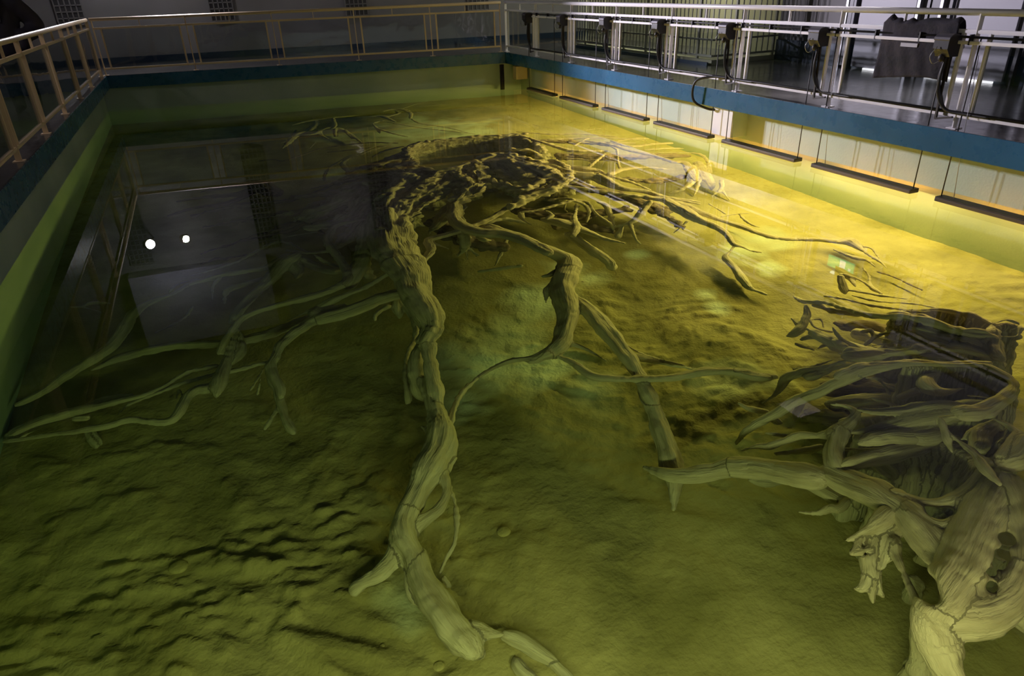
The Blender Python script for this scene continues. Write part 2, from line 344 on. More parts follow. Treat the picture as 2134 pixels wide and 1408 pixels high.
# ------------------------------------------------------------------ wood from smooth-blended tapering limbs
try: import openvdb as vdb
except Exception: vdb = None
def seg_dist(P, A, B, ra, rb):
    ab = B-A; L2 = max(float(ab @ ab), 1e-9)
    t = np.clip(((P - A) @ ab)/L2, 0, 1)
    q = P - (A + t[..., None]*ab)
    return np.sqrt((q*q).sum(-1)) - (ra + (rb-ra)*t)
def sdf_mesh(strokes, holes, vox, k, rough=1.0, seed=0, gnarl=0):
    """strokes: lists of (x,y,z,r). Returns vertices, quads, grain coordinates."""
    segs = []
    for si, s in enumerate(strokes):
        q = spline([p for p in s], 3) if len(s) > 2 else [np.array(p, float) for p in s]
        al = 0.0
        for a, b in zip(q, q[1:]):
            l = float(np.linalg.norm(b[:3]-a[:3]))
            segs.append((a[:3], b[:3], max(a[3], vox*.9), max(b[3], vox*.9), al + si*7.3)); al += l
    A = np.array([s[0] for s in segs]); B = np.array([s[1] for s in segs]); ra = np.array([s[2] for s in segs]); rb = np.array([s[3] for s in segs]); al = np.array([s[4] for s in segs])
    mar = k + 4*vox
    lo = np.minimum(A - ra[:, None], B - rb[:, None]).min(0) - mar; hi = np.maximum(A + ra[:, None], B + rb[:, None]).max(0) + mar
    n = np.ceil((hi-lo)/vox).astype(int) + 1
    G = np.full(n, mar, np.float32)
    def sub(a, b, r):
        i0 = np.maximum(np.floor((np.minimum(a, b) - r - mar - lo)/vox).astype(int), 0); i1 = np.minimum(np.ceil((np.maximum(a, b) + r + mar - lo)/vox).astype(int) + 1, n)
        ax = [lo[j] + np.arange(i0[j], i1[j])*vox for j in range(3)]
        P = np.stack(np.meshgrid(*ax, indexing='ij'), -1)
        return (slice(i0[0], i1[0]), slice(i0[1], i1[1]), slice(i0[2], i1[2])), P
    for a, b, r0, r1 in zip(A, B, ra, rb):
        sl, P = sub(a, b, max(r0, r1)); d = seg_dist(P, a, b, r0, r1).astype(np.float32); g0 = G[sl]
        kk = min(k, 1.2*max(r0, r1)); h = np.maximum(kk - np.abs(g0-d), 0)/kk
        G[sl] = np.minimum(g0, d) - h*h*kk*.25
    for hs in holes:
        q = spline(hs, 3) if len(hs) > 2 else [np.array(p, float) for p in hs]
        for a, b in zip(q, q[1:]):
            sl, P = sub(a[:3], b[:3], max(a[3], b[3])); d = -seg_dist(P, a[:3], b[:3], a[3], b[3]).astype(np.float32); g0 = G[sl]
            kk = .5*k; h = np.maximum(kk - np.abs(g0-d), 0)/kk
            G[sl] = np.maximum(g0, d) + h*h*kk*.25
    gr = vdb.FloatGrid(mar); gr.copyFromArray(G)
    V, Q = gr.convertToQuads(0.0)
    V = np.asarray(V, np.float32)*vox + lo.astype(np.float32); Q = np.asarray(Q, np.int64)[:, ::-1]
    # nearest limb per vertex -> grain coordinates
    gc = np.zeros((len(V), 3), np.float32); rad = np.zeros(len(V), np.float32)
    D = B-A; L2 = np.maximum((D*D).sum(1), 1e-9); T = D/np.sqrt(L2)[:, None]
    U = np.cross(T, np.array([.12, .09, 1.])); U /= np.linalg.norm(U, axis=1)[:, None]; Wv = np.cross(T, U)
    ch = max(1, int(3e6/len(A)))
    for s0 in range(0, len(V), ch):
        v = V[s0:s0+ch].astype(np.float64)
        t = np.clip((v @ D.T - (A*D).sum(1))/L2, 0, 1)
        best = None
        dx = v[:, None, :] - (A[None] + t[..., None]*D[None])
        d = np.sqrt((dx**2).sum(-1)) - (ra + (rb-ra)*t)
        j = d.argmin(1); rr = np.arange(len(v)); e = dx[rr, j]; tj = t[rr, j]
        gc[s0:s0+ch, 0] = al[j] + tj*np.sqrt(L2[j]); gc[s0:s0+ch, 1] = (e*U[j]).sum(1); gc[s0:s0+ch, 2] = (e*Wv[j]).sum(1)
        rad[s0:s0+ch] = (ra + (rb-ra)*t)[rr, j]
    if rough > 0:
        fn = np.zeros_like(V); a, b, c = V[Q[:, 0]], V[Q[:, 1]], V[Q[:, 2]]
        nn = np.cross(b-a, c-a)
        for kq in range(4): np.add.at(fn, Q[:, kq], nn)
        fn /= np.maximum(np.linalg.norm(fn, axis=1), 1e-9)[:, None]
        r_ = np.clip(rad, .01, .16)[:, None]
        ang = np.stack([gc[:, 0]*1.6, gc[:, 1]/r_[:, 0]*1.5, gc[:, 2]/r_[:, 0]*1.5], 1)
        lob = noise3(ang + seed, 5+seed)                          # long soft lobes
        g1 = 1 - np.abs(noise3(np.stack([gc[:, 0]*3.5, gc[:, 1]/r_[:, 0]*4, gc[:, 2]/r_[:, 0]*4], 1), 9+seed))*2
        lumps = noise3(V*6.5, 21+seed)
        disp = r_[:, 0]*(.20*lob + .075*g1*np.clip(.6+noise3(V*2.3, 3), 0, 1) + .16*lumps)*rough
        if gnarl:
            wp = V + .05*noise3(V*5, 33)[:, None]
            rd = 1 - np.abs(noise3(wp*np.array([7, 7, 11]), 41))*2.4; disp = disp + gnarl*(.022*np.clip(rd, -1, 1) + .014*noise3(V*19, 43))
        V = V + fn*disp[:, None]
    return V, Q, gc
def wood(name, strokes, holes=(), vox=.014, k=.06, m_=None, parent=None, rough=1.0, seed=0, gnarl=.25):
    V, Q, gc = sdf_mesh(strokes, holes, vox, k, rough, seed, gnarl)
    me = np_mesh(name, V, Q)
    at = me.attributes.new('grain', 'FLOAT_VECTOR', 'POINT'); at.data.foreach_set('vector', gc.ravel())
    o = link(name, me, m_ or M['wood'], parent, smooth=True); o.cycles.is_caustics_receiver = True; return o
VIEWS = {0: (0, 0, 1.0), 1: (540, 180, 3.52), 2: (1060, 200, 3.52), 3: (400, 440, 3.52), 4: (1000, 440, 3.52), 5: (1534, 560, 3.52),
         6: (1534, 900, 2.7717), 7: (640, 780, 2.2417), 8: (0, 560, 3.334), 9: (540, 0, 3.911), 10: (1594, 300, 3.911), 11: (0, 300, 3.911), 12: (625, 229, 3.1994), 13: (1612, 916, 2.862), 14: (1467, 562, 3.1994)}
def S(v, pts, dh=0.0):
    """limb axis sketched as (u, v, radius, height over the bed) -> world (x, y, z, r)"""
    ox, oy, s = VIEWS[v]; out = []
    for u, w_, r, h in pts:
        px, py = ox+u/s, oy+w_/s; z = -DEP + h + dh; z = min(z, -.03 - 0)
        p = wat(px, py, z); rr = max(r/s*wscale(px, py, z), .006)
        p[0] = min(max(p[0], XL+rr*1.1+.02), XR-rr*1.1-.02); p[1] = min(p[1], yfar(p[0])-rr*1.1-.14)      # nothing grows into the walls
        out.append((p[0], p[1], p[2], max(r/s*wscale(px, py, z), .006)))
    return out
def COL(v, h0, *pts):             # upright blocks of wood: from the sketched point straight down into the sand
    out = []
    for a, b, r, h in pts:
        x, y, z, rr = S(v, [(a, b, r, h)])[0]
        out.append([(x, y, z, rr), (x, y, (z-DEP+h0)/2, rr*1.05), (x, y, -DEP+h0, rr*1.15)])
    return out
def WALL(v, h0, *pts):            # a continuous wall of wood under a rim
    P = [S(v, [p])[0] for p in pts]; out = []; k = 0
    for a, b in zip(P, P[1:]):
        a = np.array(a); b = np.array(b); d = np.linalg.norm(b[:2]-a[:2]); n = max(1, int(math.ceil(d/(.8*(a[3]+b[3])/2))))
        for i in range(n):
            q = a+(b-a)*i/n; k += 1; j = .25*q[3]*math.sin(k*2.4); f = 1.25+.3*math.sin(k*1.7)
            out.append([(q[0], q[1], q[2]-.02, q[3]*.85), (q[0]+j, q[1]+j, (q[2]-DEP+h0)/2, q[3]*f), (q[0]+2*j, q[1]-j, -DEP+h0, q[3]*f*1.15)])
    return out
def DR(v, u, w_, r, h=0.0): return S(v, [(u, w_, r, 1.6), (u, w_, r, .8), (u, w_, r, h)])     # a hole seen straight through
def LN(v, h0, h1, *pts):          # heights run linearly from h0 to h1
    n = len(pts)-1 or 1
    return S(v, [(a, b, r, h0 + (h1-h0)*i/n) for i, (a, b, r) in enumerate(pts)])

# ------------------------------------------------------------------ the great stump in the middle of the pool
big = empty('tree_stump', tuple(wat(900, 420, -DEP)))
tag(big, 'largest sunken grey tree stump in mid pool, long roots spreading over the sand', 'stump')
trunk = [
 LN(1, 1.18, 1.28, (1085, 455, 34), (1105, 540, 40), (1180, 605, 40), (1290, 630, 40), (1420, 610, 42), (1530, 570, 44), (1640, 530, 46), (1740, 500, 44), (1820, 505, 40)),
 LN(1, 1.12, 1.15, (1085, 455, 26), (1180, 415, 22), (1350, 392, 22), (1550, 372, 24), (1750, 360, 24), (1940, 348, 20)),
 LN(1, 1.18, .75, (1110, 560, 60), (980, 620, 60), (830, 700, 70), (660, 760, 60), (480, 790, 40), (300, 815, 26)),
 LN(1, 1.2, .95, (1150, 620, 60), (1030, 740, 90), (940, 830, 100), (930, 930, 90)),
 LN(1, 1.2, 1.0, (1290, 650, 60), (1220, 740, 80), (1120, 820, 90), (1040, 900, 80)),
 LN(1, 1.15, .9, (1400, 650, 50), (1380, 720, 70), (1240, 830, 50), (1130, 880, 50), (1050, 960, 70)),
 LN(1, 1.22, 1.0, (1440, 620, 50), (1520, 720, 60), (1490, 800, 60), (1440, 860, 50)),
 LN(1, 1.22, 1.1, (1540, 570, 40), (1600, 650, 34), (1625, 740, 34), (1570, 800, 34)),
 LN(1, 1.15, 1.05, (1620, 640, 26), (1740, 720, 24), (1900, 755, 30), (2020, 720, 36), (2110, 670, 40)),
 LN(1, 1.22, 1.15, (1810, 515, 50), (1900, 590, 60), (1960, 660, 55)),
 LN(2, 1.22, 1.12, (0, 450, 50), (120, 500, 70), (250, 550, 80), (340, 590, 70)),
 LN(2, 1.15, 1.0, (300, 495, 30), (390, 520, 36), (435, 570, 34), (410, 630, 36), (320, 680, 40), (200, 715, 40), (90, 760, 40), (0, 830, 30)),
 LN(1, 1.1, .9, (1090, 480, 20), (1000, 520, 34), (900, 560, 34), (800, 590, 30), (730, 600, 20)),
 LN(1, 1.1, .8, (1050, 600, 30), (900, 650, 40), (760, 660, 34), (650, 690, 26)),
 LN(1, 1.0, .75, (900, 760, 50), (820, 860, 50), (760, 940, 60), (700, 1010, 50)),
 LN(1, .95, .7, (760, 740, 60), (600, 830, 60), (480, 930, 50), (400, 990, 40)),
]
trunk += [
 LN(1, 1.12, 1.05, (980, 620, 60), (1100, 690, 80), (1240, 700, 80), (1360, 690, 60)), LN(1, 1.0, .9, (800, 720, 70), (930, 780, 80), (1080, 790, 70), (1180, 760, 60)),
 LN(1, .95, .7, (700, 770, 70), (580, 860, 80), (430, 930, 70), (300, 980, 50)), LN(1, 1.1, 1.0, (1780, 540, 60), (1830, 620, 70), (1880, 680, 60)),
]
trunk += COL(1, 0, (1150, 640, 110, 1.0), (1000, 720, 120, .85), (1280, 690, 110, 1.0), (850, 780, 120, .7), (1400, 680, 90, 1.0), (1560, 660, 60, .95), (700, 860, 110, .6), (1050, 860, 110, .8),
                (1750, 560, 90, 1.0), (1900, 620, 90, 1.0), (1060, 520, 60, 1.0), (2050, 560, 70, .95)) + COL(2, 0, (200, 560, 80, .9), (340, 600, 60, .9), (430, 560, 50, .95), (560, 560, 50, .8))
trunk += WALL(1, 0, (1080, 470, 30, 1.08), (1150, 430, 28, 1.05), (1300, 400, 28, 1.05), (1450, 385, 28, 1.05), (1600, 370, 28, 1.05), (1780, 362, 28, 1.02), (1900, 352, 26, 1.0), (1990, 400, 30, .95), (2080, 470, 40, .95)) + COL(1, 0, (1000, 560, 60, .85), (850, 600, 50, .7))
trunk += WALL(1, 0, (1100, 560, 40, 1.1), (1190, 620, 44, 1.15), (1300, 640, 44, 1.15), (1430, 620, 44, 1.15), (1540, 580, 44, 1.15), (1700, 530, 44, 1.15), (1850, 520, 40, 1.15))
trunk += [
 LN(12, 1.2, 1.0, (1020, 400, 26), (880, 470, 36), (740, 530, 32), (560, 560, 36), (440, 610, 36)), LN(12, 1.15, .9, (860, 412, 22), (720, 430, 30), (560, 480, 32), (400, 500, 24), (250, 560, 16)),
 LN(12, 1.12, .95, (760, 380, 20), (640, 380, 28), (520, 420, 26), (480, 500, 24)), LN(12, 1.15, .95, (1000, 480, 28), (850, 560, 32), (700, 620, 34), (560, 680, 38), (480, 760, 36)),
 LN(12, 1.15, 1.0, (960, 460, 22), (800, 590, 24), (600, 640, 20), (440, 700, 20)), LN(12, .9, .5, (350, 520, 32), (200, 600, 38), (60, 660, 36), (-100, 700, 26), (-260, 720, 12)),
 LN(12, .95, .75, (430, 560, 66), (380, 640, 56), (300, 720, 46), (200, 760, 44), (40, 780, 30)), LN(12, .8, .5, (330, 460, 14), (200, 510, 18), (60, 560, 18), (-60, 600, 10)),
 LN(12, 1.05, .95, (700, 610, 50), (690, 690, 80), (630, 770, 110), (610, 860, 120)), LN(12, 1.25, .6, (1200, 350, 36), (1165, 430, 40), (1190, 520, 42), (1110, 560, 48), (1060, 640, 48), (1045, 730, 40), (1080, 790, 28)),
 LN(12, .95, .5, (1040, 600, 38), (960, 680, 34), (900, 760, 24), (860, 830, 10)), LN(12, 1.2, 1.1, (1200, 360, 26), (1215, 430, 22), (1290, 480, 20), (1400, 500, 22), (1490, 530, 28), (1570, 490, 34), (1680, 430, 42)),
 LN(12, 1.2, 1.12, (1280, 330, 36), (1320, 400, 34), (1400, 440, 30)), LN(12, 1.25, 1.1, (1380, 300, 40), (1450, 340, 64), (1520, 400, 60)), LN(12, 1.18, 1.1, (1500, 330, 50), (1600, 370, 60), (1700, 380, 50)),
 LN(12, 1.15, .95, (1700, 340, 34), (1765, 385, 34), (1780, 440, 34), (1730, 480, 34), (1640, 540, 36), (1530, 590, 34)), LN(12, 1.1, 1.0, (1400, 260, 24), (1530, 275, 22), (1620, 310, 20)),
 LN(12, .6, .25, (1100, 780, 34), (1110, 860, 40), (1120, 910, 46)), LN(12, .3, .1, (1100, 900, 20), (1050, 965, 8)), LN(12, .3, .1, (1130, 910, 20), (1185, 975, 7)), LN(12, .3, .1, (1110, 910, 20), (1120, 1000, 7)),
 LN(12, .85, .6, (420, 720, 50), (330, 830, 50), (250, 910, 30)), LN(12, .75, .5, (450, 900, 50), (420, 1010, 50), (470, 1110, 36)), LN(12, .7, .5, (120, 700, 30), (0, 740, 30), (-140, 790, 22)),
 LN(12, 1.1, 1.0, (700, 480, 20), (600, 540, 22), (640, 600, 18), (760, 570, 16)), LN(12, 1.15, 1.05, (930, 520, 18), (900, 590, 18), (820, 640, 20), (760, 700, 24)),
]
pit = [DR(12, 290, 690, 26, .4), DR(12, 720, 452, 12, .8), DR(12, 800, 520, 10, .8)]
for u, v_ in ((1190, 500), (1290, 510), (1390, 500), (1480, 470), (1560, 440)):
    x, y, z, r_ = S(1, [(u, v_, 62, 1.25)])[0]; pit.append([(x, y, z+.3, r_), (x, y, z-.5, r_*.8)])
wood('trunk', trunk, pit, .019, .07, parent=big, rough=1.2, gnarl=1.6)
R = []          # every root and dark filler mat: list of limbs (main limb + its branches), voxel, material
# 1 the giant front root down to the bottom of the picture
R.append(([
 LN(1, 1.0, .95, (1000, 860, 110), (960, 960, 120), (985, 1060, 130), (1040, 1160, 130)), LN(1, 1.0, .8, (880, 930, 60), (830, 1010, 70), (790, 1100, 70)),
 LN(3, 1.0, .95, (1430, 30, 125), (1450, 130, 145), (1475, 250, 165), (1520, 350, 155)),
 LN(3, .95, .55, (1520, 350, 155), (1610, 470, 130), (1650, 600, 115), (1720, 730, 100), (1765, 850, 85), (1720, 950, 72)),
 LN(3, .95, .6, (1280, 120, 60), (1270, 260, 60), (1230, 400, 60), (1180, 500, 50), (1150, 560, 30)),
 LN(3, .55, .35, (1720, 950, 70), (1735, 1040, 42), (1750, 1150, 40), (1780, 1280, 48), (1800, 1390, 50)),
 LN(3, .40, .22, (1680, 1000, 50), (1650, 1120, 62), (1670, 1250, 66), (1700, 1350, 60)),
 LN(7, .35, .25, (560, 30, 34), (590, 130, 30), (615, 200, 40), (625, 270, 66), (612, 360, 76), (565, 450, 66), (520, 540, 48), (475, 630, 46)),
 LN(7, .25, .18, (475, 630, 46), (445, 710, 50), (450, 780, 56), (490, 850, 48), (510, 920, 34)),
 LN(7, .26, .2, (640, 470, 22), (655, 550, 18), (615, 630, 20), (540, 690, 26), (480, 740, 34)),
 LN(7, .3, .26, (640, 260, 36), (655, 360, 30), (648, 440, 20)),
 LN(7, .22, .1, (660, 500, 9), (690, 590, 11), (700, 700, 13), (688, 790, 12), (650, 860, 8), (620, 930, 6)),
 LN(7, .3, .3, (600, 250, 16), (580, 225, 12), (562, 205, 10)), LN(7, .3, .28, (560, 260, 14), (538, 245, 12)),
 LN(7, .12, .08, (640, 950, 14), (665, 985, 16)),
 LN(7, .2, .15, (535, 840, 16), (520, 880, 40), (550, 980, 56), (610, 1080, 66), (690, 1190, 72), (770, 1280, 56)),
 LN(7, .16, .12, (470, 930, 14), (490, 1000, 26), (520, 1060, 30)),
 LN(7, .15, .12, (740, 1200, 50), (830, 1210, 26), (920, 1215, 14)), LN(7, .12, .1, (760, 1270, 40), (820, 1310, 20)),
 LN(7, .2, .08, (420, 790, 30), (395, 870, 34), (330, 935, 30), (260, 975, 22), (225, 1000, 30)),
], [LN(7, .36, .3, (632, 445, 17), (618, 510, 30), (590, 600, 30)), LN(7, .26, .22, (478, 640, 14), (470, 650, 14))], .0125, None))
R.append(([LN(3, .5, .15, (1500, 650, 26), (1590, 720, 30), (1640, 830, 26), (1635, 940, 22), (1580, 1050, 20), (1565, 1180, 20), (1580, 1330, 22), (1585, 1400, 22)),
           LN(3, .5, .4, (1500, 660, 30), (1510, 720, 30), (1520, 780, 16)), LN(3, .5, .42, (1430, 700, 26), (1350, 760, 14), (1345, 800, 8))], [], .014, None))
# 2 arching thin root crossing in front of the giant one
R.append(([LN(1, .95, .85, (1920, 860, 24), (1860, 870, 30), (1700, 965, 26), (1500, 1050, 28), (1340, 1095, 24), (1240, 1130, 28), (1265, 1195, 30), (1210, 1270, 24), (1100, 1325, 22), (990, 1385, 18)),
           LN(3, .85, .35, (1480, 435, 22), (1390, 490, 22), (1270, 560, 24), (1130, 612, 24), (1040, 650, 34), (930, 705, 26), (790, 762, 12), (700, 800, 6)),
           LN(1, .85, .8, (1240, 1130, 20), (1310, 1160, 12), (1390, 1190, 6))], [], .0125, None))
# 3 the snaking root
R.append(([LN(3, .9, .75, (1260, 60, 14), (1160, 78, 18), (1065, 100, 22), (1010, 160, 26), (1000, 240, 30), (1060, 315, 32), (1115, 400, 32), (1145, 485, 34), (1110, 540, 30)),
           LN(3, .75, .4, (1110, 540, 30), (1000, 590, 30), (820, 640, 30), (640, 690, 26), (480, 735, 24), (370, 785, 26), (300, 870, 26), (240, 960, 26), (200, 1040, 26)),
           LN(3, .4, .3, (330, 840, 16), (290, 960, 22), (255, 1090, 28), (215, 1200, 46), (190, 1290, 40), (180, 1370, 12)),
           LN(3, .35, .28, (330, 880, 18), (345, 960, 30), (340, 1040, 40), (290, 1110, 30)),
           LN(8, .28, .15, (1520, 790, 30), (1460, 830, 36), (1370, 840, 32), (1300, 890, 30), (1255, 980, 28), (1190, 1055, 26), (1050, 1060, 24), (900, 1048, 24), (750, 1090, 22), (600, 1118, 24), (450, 1140, 24), (280, 1165, 22), (130, 1188, 20), (0, 1205, 18)),
           LN(8, .2, .15, (1280, 900, 14), (1245, 840, 8), (1225, 900, 6))], [], .0125, None))
# 4 the root down to the forked tip at the lower left
R.append(([LN(3, .6, .45, (1560, 600, 60), (1420, 630, 56), (1250, 695, 58), (1100, 750, 56), (960, 790, 50)),
           LN(3, .5, .45, (1120, 690, 20), (1020, 720, 26), (915, 735, 42), (935, 780, 34)),
           LN(3, .45, .25, (940, 780, 36), (850, 830, 34), (740, 905, 32), (650, 985, 30), (612, 1070, 30), (580, 1130, 32), (600, 1210, 32), (640, 1290, 30), (655, 1360, 24)),
           LN(8, .25, .1, (1870, 660, 28), (1890, 760, 30), (1930, 850, 28), (1945, 930, 24), (1970, 1000, 22), (2000, 1070, 24), (2040, 1135, 22)),
           LN(8, .15, .08, (1940, 950, 16), (1880, 1050, 13), (1840, 1115, 8)), LN(8, .2, .2, (1940, 830, 12), (1975, 800, 8)),
           LN(8, .3, .15, (1880, 640, 18), (1700, 690, 20), (1500, 735, 20), (1300, 785, 20), (1100, 860, 16), (900, 940, 14), (820, 1010, 8)),
           LN(8, .2, .1, (1840, 680, 10), (1780, 780, 10), (1740, 840, 8)), LN(8, .2, .1, (1810, 760, 8), (1790, 870, 6))],
          [LN(3, .6, .5, (1090, 782, 16), (1110, 784, 16))], .0125, None))
# 5 the long root reaching the left wall
R.append(([LN(3, .6, .5, (850, 300, 10), (650, 220, 18), (480, 290, 16), (330, 370, 14), (150, 430, 12), (0, 470, 10)),
           LN(3, .7, .35, (760, 330, 50), (660, 400, 56), (560, 520, 48), (430, 640, 40), (340, 740, 36), (300, 810, 26)),
           LN(3, .6, .45, (700, 340, 60), (560, 410, 30), (380, 440, 26), (200, 470, 28), (0, 530, 24)),
           LN(3, .6, .5, (720, 370, 60), (770, 440, 40), (770, 490, 12)), LN(3, .6, .5, (780, 340, 36), (900, 400, 40), (1040, 440, 40), (1120, 430, 30)),
           LN(3, .5, .4, (520, 490, 16), (380, 540, 22), (260, 580, 26), (240, 680, 10)), LN(3, .45, .4, (200, 500, 20), (150, 560, 16), (150, 650, 6)),
           LN(8, .45, .2, (1500, 70, 22), (1340, 95, 20), (1200, 175, 18), (1080, 215, 24), (970, 270, 34), (900, 345, 42), (850, 440, 40), (780, 530, 38), (680, 605, 38), (580, 665, 36), (460, 745, 36), (330, 835, 30), (220, 900, 26), (120, 945, 20)),
           LN(8, .45, .3, (1370, 70, 10), (1230, 110, 10), (1170, 170, 10))], [], .0135, None))
# 6 lower root passing behind the forked one
R.append(([LN(8, .3, .12, (2134, 350, 40), (1900, 440, 40), (1700, 495, 42), (1500, 520, 38), (1250, 530, 38), (1050, 560, 38), (900, 600, 34), (780, 640, 26), (640, 700, 18))], [], .015, None))
R.append(([LN(8, .25, .1, (1500, 675, 18), (1300, 720, 20), (1150, 810, 20), (1000, 880, 20), (850, 915, 22), (650, 965, 26), (480, 1000, 34), (300, 1060, 42), (120, 1140, 46), (0, 1190, 44)),
           LN(8, .12, .08, (900, 880, 30), (700, 930, 40), (560, 1000, 40))], [], .0135, None))
R.append(([LN(8, .12, .08, (1340, 260, 10), (1280, 340, 12), (1180, 400, 10), (1080, 440, 6))], [], .0135, None))
# 7 front right root with its two arms
R.append(([LN(1, 1.0, .85, (1430, 880, 56), (1440, 980, 46), (1500, 1030, 50), (1620, 1070, 56), (1800, 1085, 56), (1960, 1135, 50), (2112, 1215, 50)),
           LN(4, .85, .55, (60, 120, 54), (190, 165, 48), (310, 200, 48), (430, 260, 50), (560, 315, 56), (650, 360, 72), (650, 430, 88)),
           LN(4, .55, .4, (650, 430, 88), (605, 540, 88), (625, 640, 90), (650, 750, 76), (625, 870, 68), (600, 960, 62), (530, 1030, 48)),
           LN(4, .4, .3, (540, 1020, 50), (400, 1078, 32), (250, 1092, 18), (130, 1132, 17), (0, 1212, 17)),
           LN(4, .4, .35, (600, 960, 50), (560, 1060, 30)), LN(4, .4, .36, (500, 1050, 34), (370, 1110, 8)),
           LN(0, .3, .25, (1005, 778, 5), (965, 815, 6), (945, 855, 6), (938, 885, 8)),
           LN(4, .45, .3, (700, 660, 60), (800, 730, 62), (900, 850, 66), (1000, 970, 62), (1090, 1090, 56), (1150, 1180, 46), (1200, 1290, 42), (1265, 1400, 44)),
           LN(0, .28, .1, (1345, 815, 13), (1368, 870, 16), (1385, 920, 18), (1398, 965, 24), (1405, 1010, 12), (1404, 1060, 6)),
           LN(4, .3, .2, (1100, 1060, 34), (1250, 1090, 26), (1400, 1120, 18), (1600, 1165, 7)), LN(4, .35, .25, (1000, 930, 20), (1140, 1020, 12), (1300, 1080, 8), (1590, 1155, 6)),
           LN(4, .5, .5, (560, 440, 26), (520, 465, 18), (460, 480, 10)), LN(4, .5, .45, (540, 550, 40), (490, 600, 22), (485, 670, 8)),
           LN(4, .5, .5, (680, 510, 20), (765, 518, 8)), LN(4, .4, .2, (640, 960, 24), (750, 1000, 16), (850, 1050, 13), (930, 1100, 8)),
           LN(4, .36, .42, (560, 1058, 12), (680, 1112, 20), (780, 1180, 24), (850, 1218, 26), (1000, 1228, 27), (1200, 1226, 28), (1400, 1216, 29), (1550, 1192, 32), (1700, 1172, 32), (1850, 1175, 31), (2000, 1210, 29), (2112, 1222, 27)),
           LN(5, .42, .4, (0, 752, 26), (150, 782, 26), (290, 792, 24))], [LN(4, .75, .5, (690, 522, 16), (730, 512, 14))], .0125, None))
R.append(([LN(1, .8, .3, (1490, 1060, 40), (1510, 1150, 36), (1500, 1200, 20), (1450, 1250, 8)), LN(1, .4, .25, (1510, 1170, 18), (1610, 1240, 8)), LN(1, .4, .25, (1505, 1180, 14), (1530, 1260, 7)),
           LN(1, .9, .5, (1400, 930, 40), (1340, 990, 36), (1290, 1040, 22), (1240, 1070, 10)), LN(1, .7, .6, (1590, 1050, 26), (1640, 1120, 20), (1700, 1130, 10)),
           LN(1, .6, .4, (1650, 1005, 16), (1800, 970, 22), (1950, 1000, 14)), LN(4, .25, .15, (300, 400, 20), (0, 440, 20)), LN(4, .3, .15, (200, 200, 20), (150, 320, 16), (110, 400, 8))], [], .015, None))
# 8 broken log and arches right of the trunk
R.append(([LN(2, .7, .6, (255, 905, 26), (380, 930, 48), (490, 965, 44), (600, 1005, 28), (720, 1050, 24), (850, 1078, 8)),
           LN(2, .6, .25, (440, 1010, 30), (500, 1050, 42), (590, 1115, 40), (680, 1175, 38), (745, 1225, 32), (760, 1270, 24)),
           LN(2, .75, .65, (470, 1020, 26), (495, 970, 22), (480, 900, 24), (490, 850, 14), (500, 790, 14)),
           LN(2, .8, .8, (270, 840, 12), (320, 875, 16), (280, 900, 16))], [], .014, None))
R.append(([LN(2, .95, .85, (100, 850, 12), (200, 840, 13), (330, 805, 14), (470, 765, 16), (400, 752, 12), (300, 765, 14)),
           LN(2, .85, .5, (470, 765, 14), (545, 790, 14), (590, 850, 14), (570, 925, 8)), LN(2, .85, .35, (490, 758, 12), (580, 780, 14), (640, 860, 14), (740, 930, 14), (770, 985, 10)),
           LN(2, .8, .4, (650, 775, 14), (710, 795, 22), (740, 860, 22), (770, 960, 16)),
           LN(2, .8, .35, (1040, 770, 20), (1015, 800, 26), (965, 865, 26), (915, 915, 20), (820, 950, 13), (680, 972, 8)),
           LN(2, .5, .15, (890, 930, 14), (915, 1000, 16), (940, 1060, 10), (970, 1088, 5)), LN(2, .4, .3, (830, 960, 18), (800, 1030, 22)),
           LN(2, .6, .3, (420, 780, 8), (410, 830, 6), (430, 850, 4)), LN(2, .8, .6, (90, 860, 26), (110, 910, 14), (170, 945, 8))], [], .0135, None))
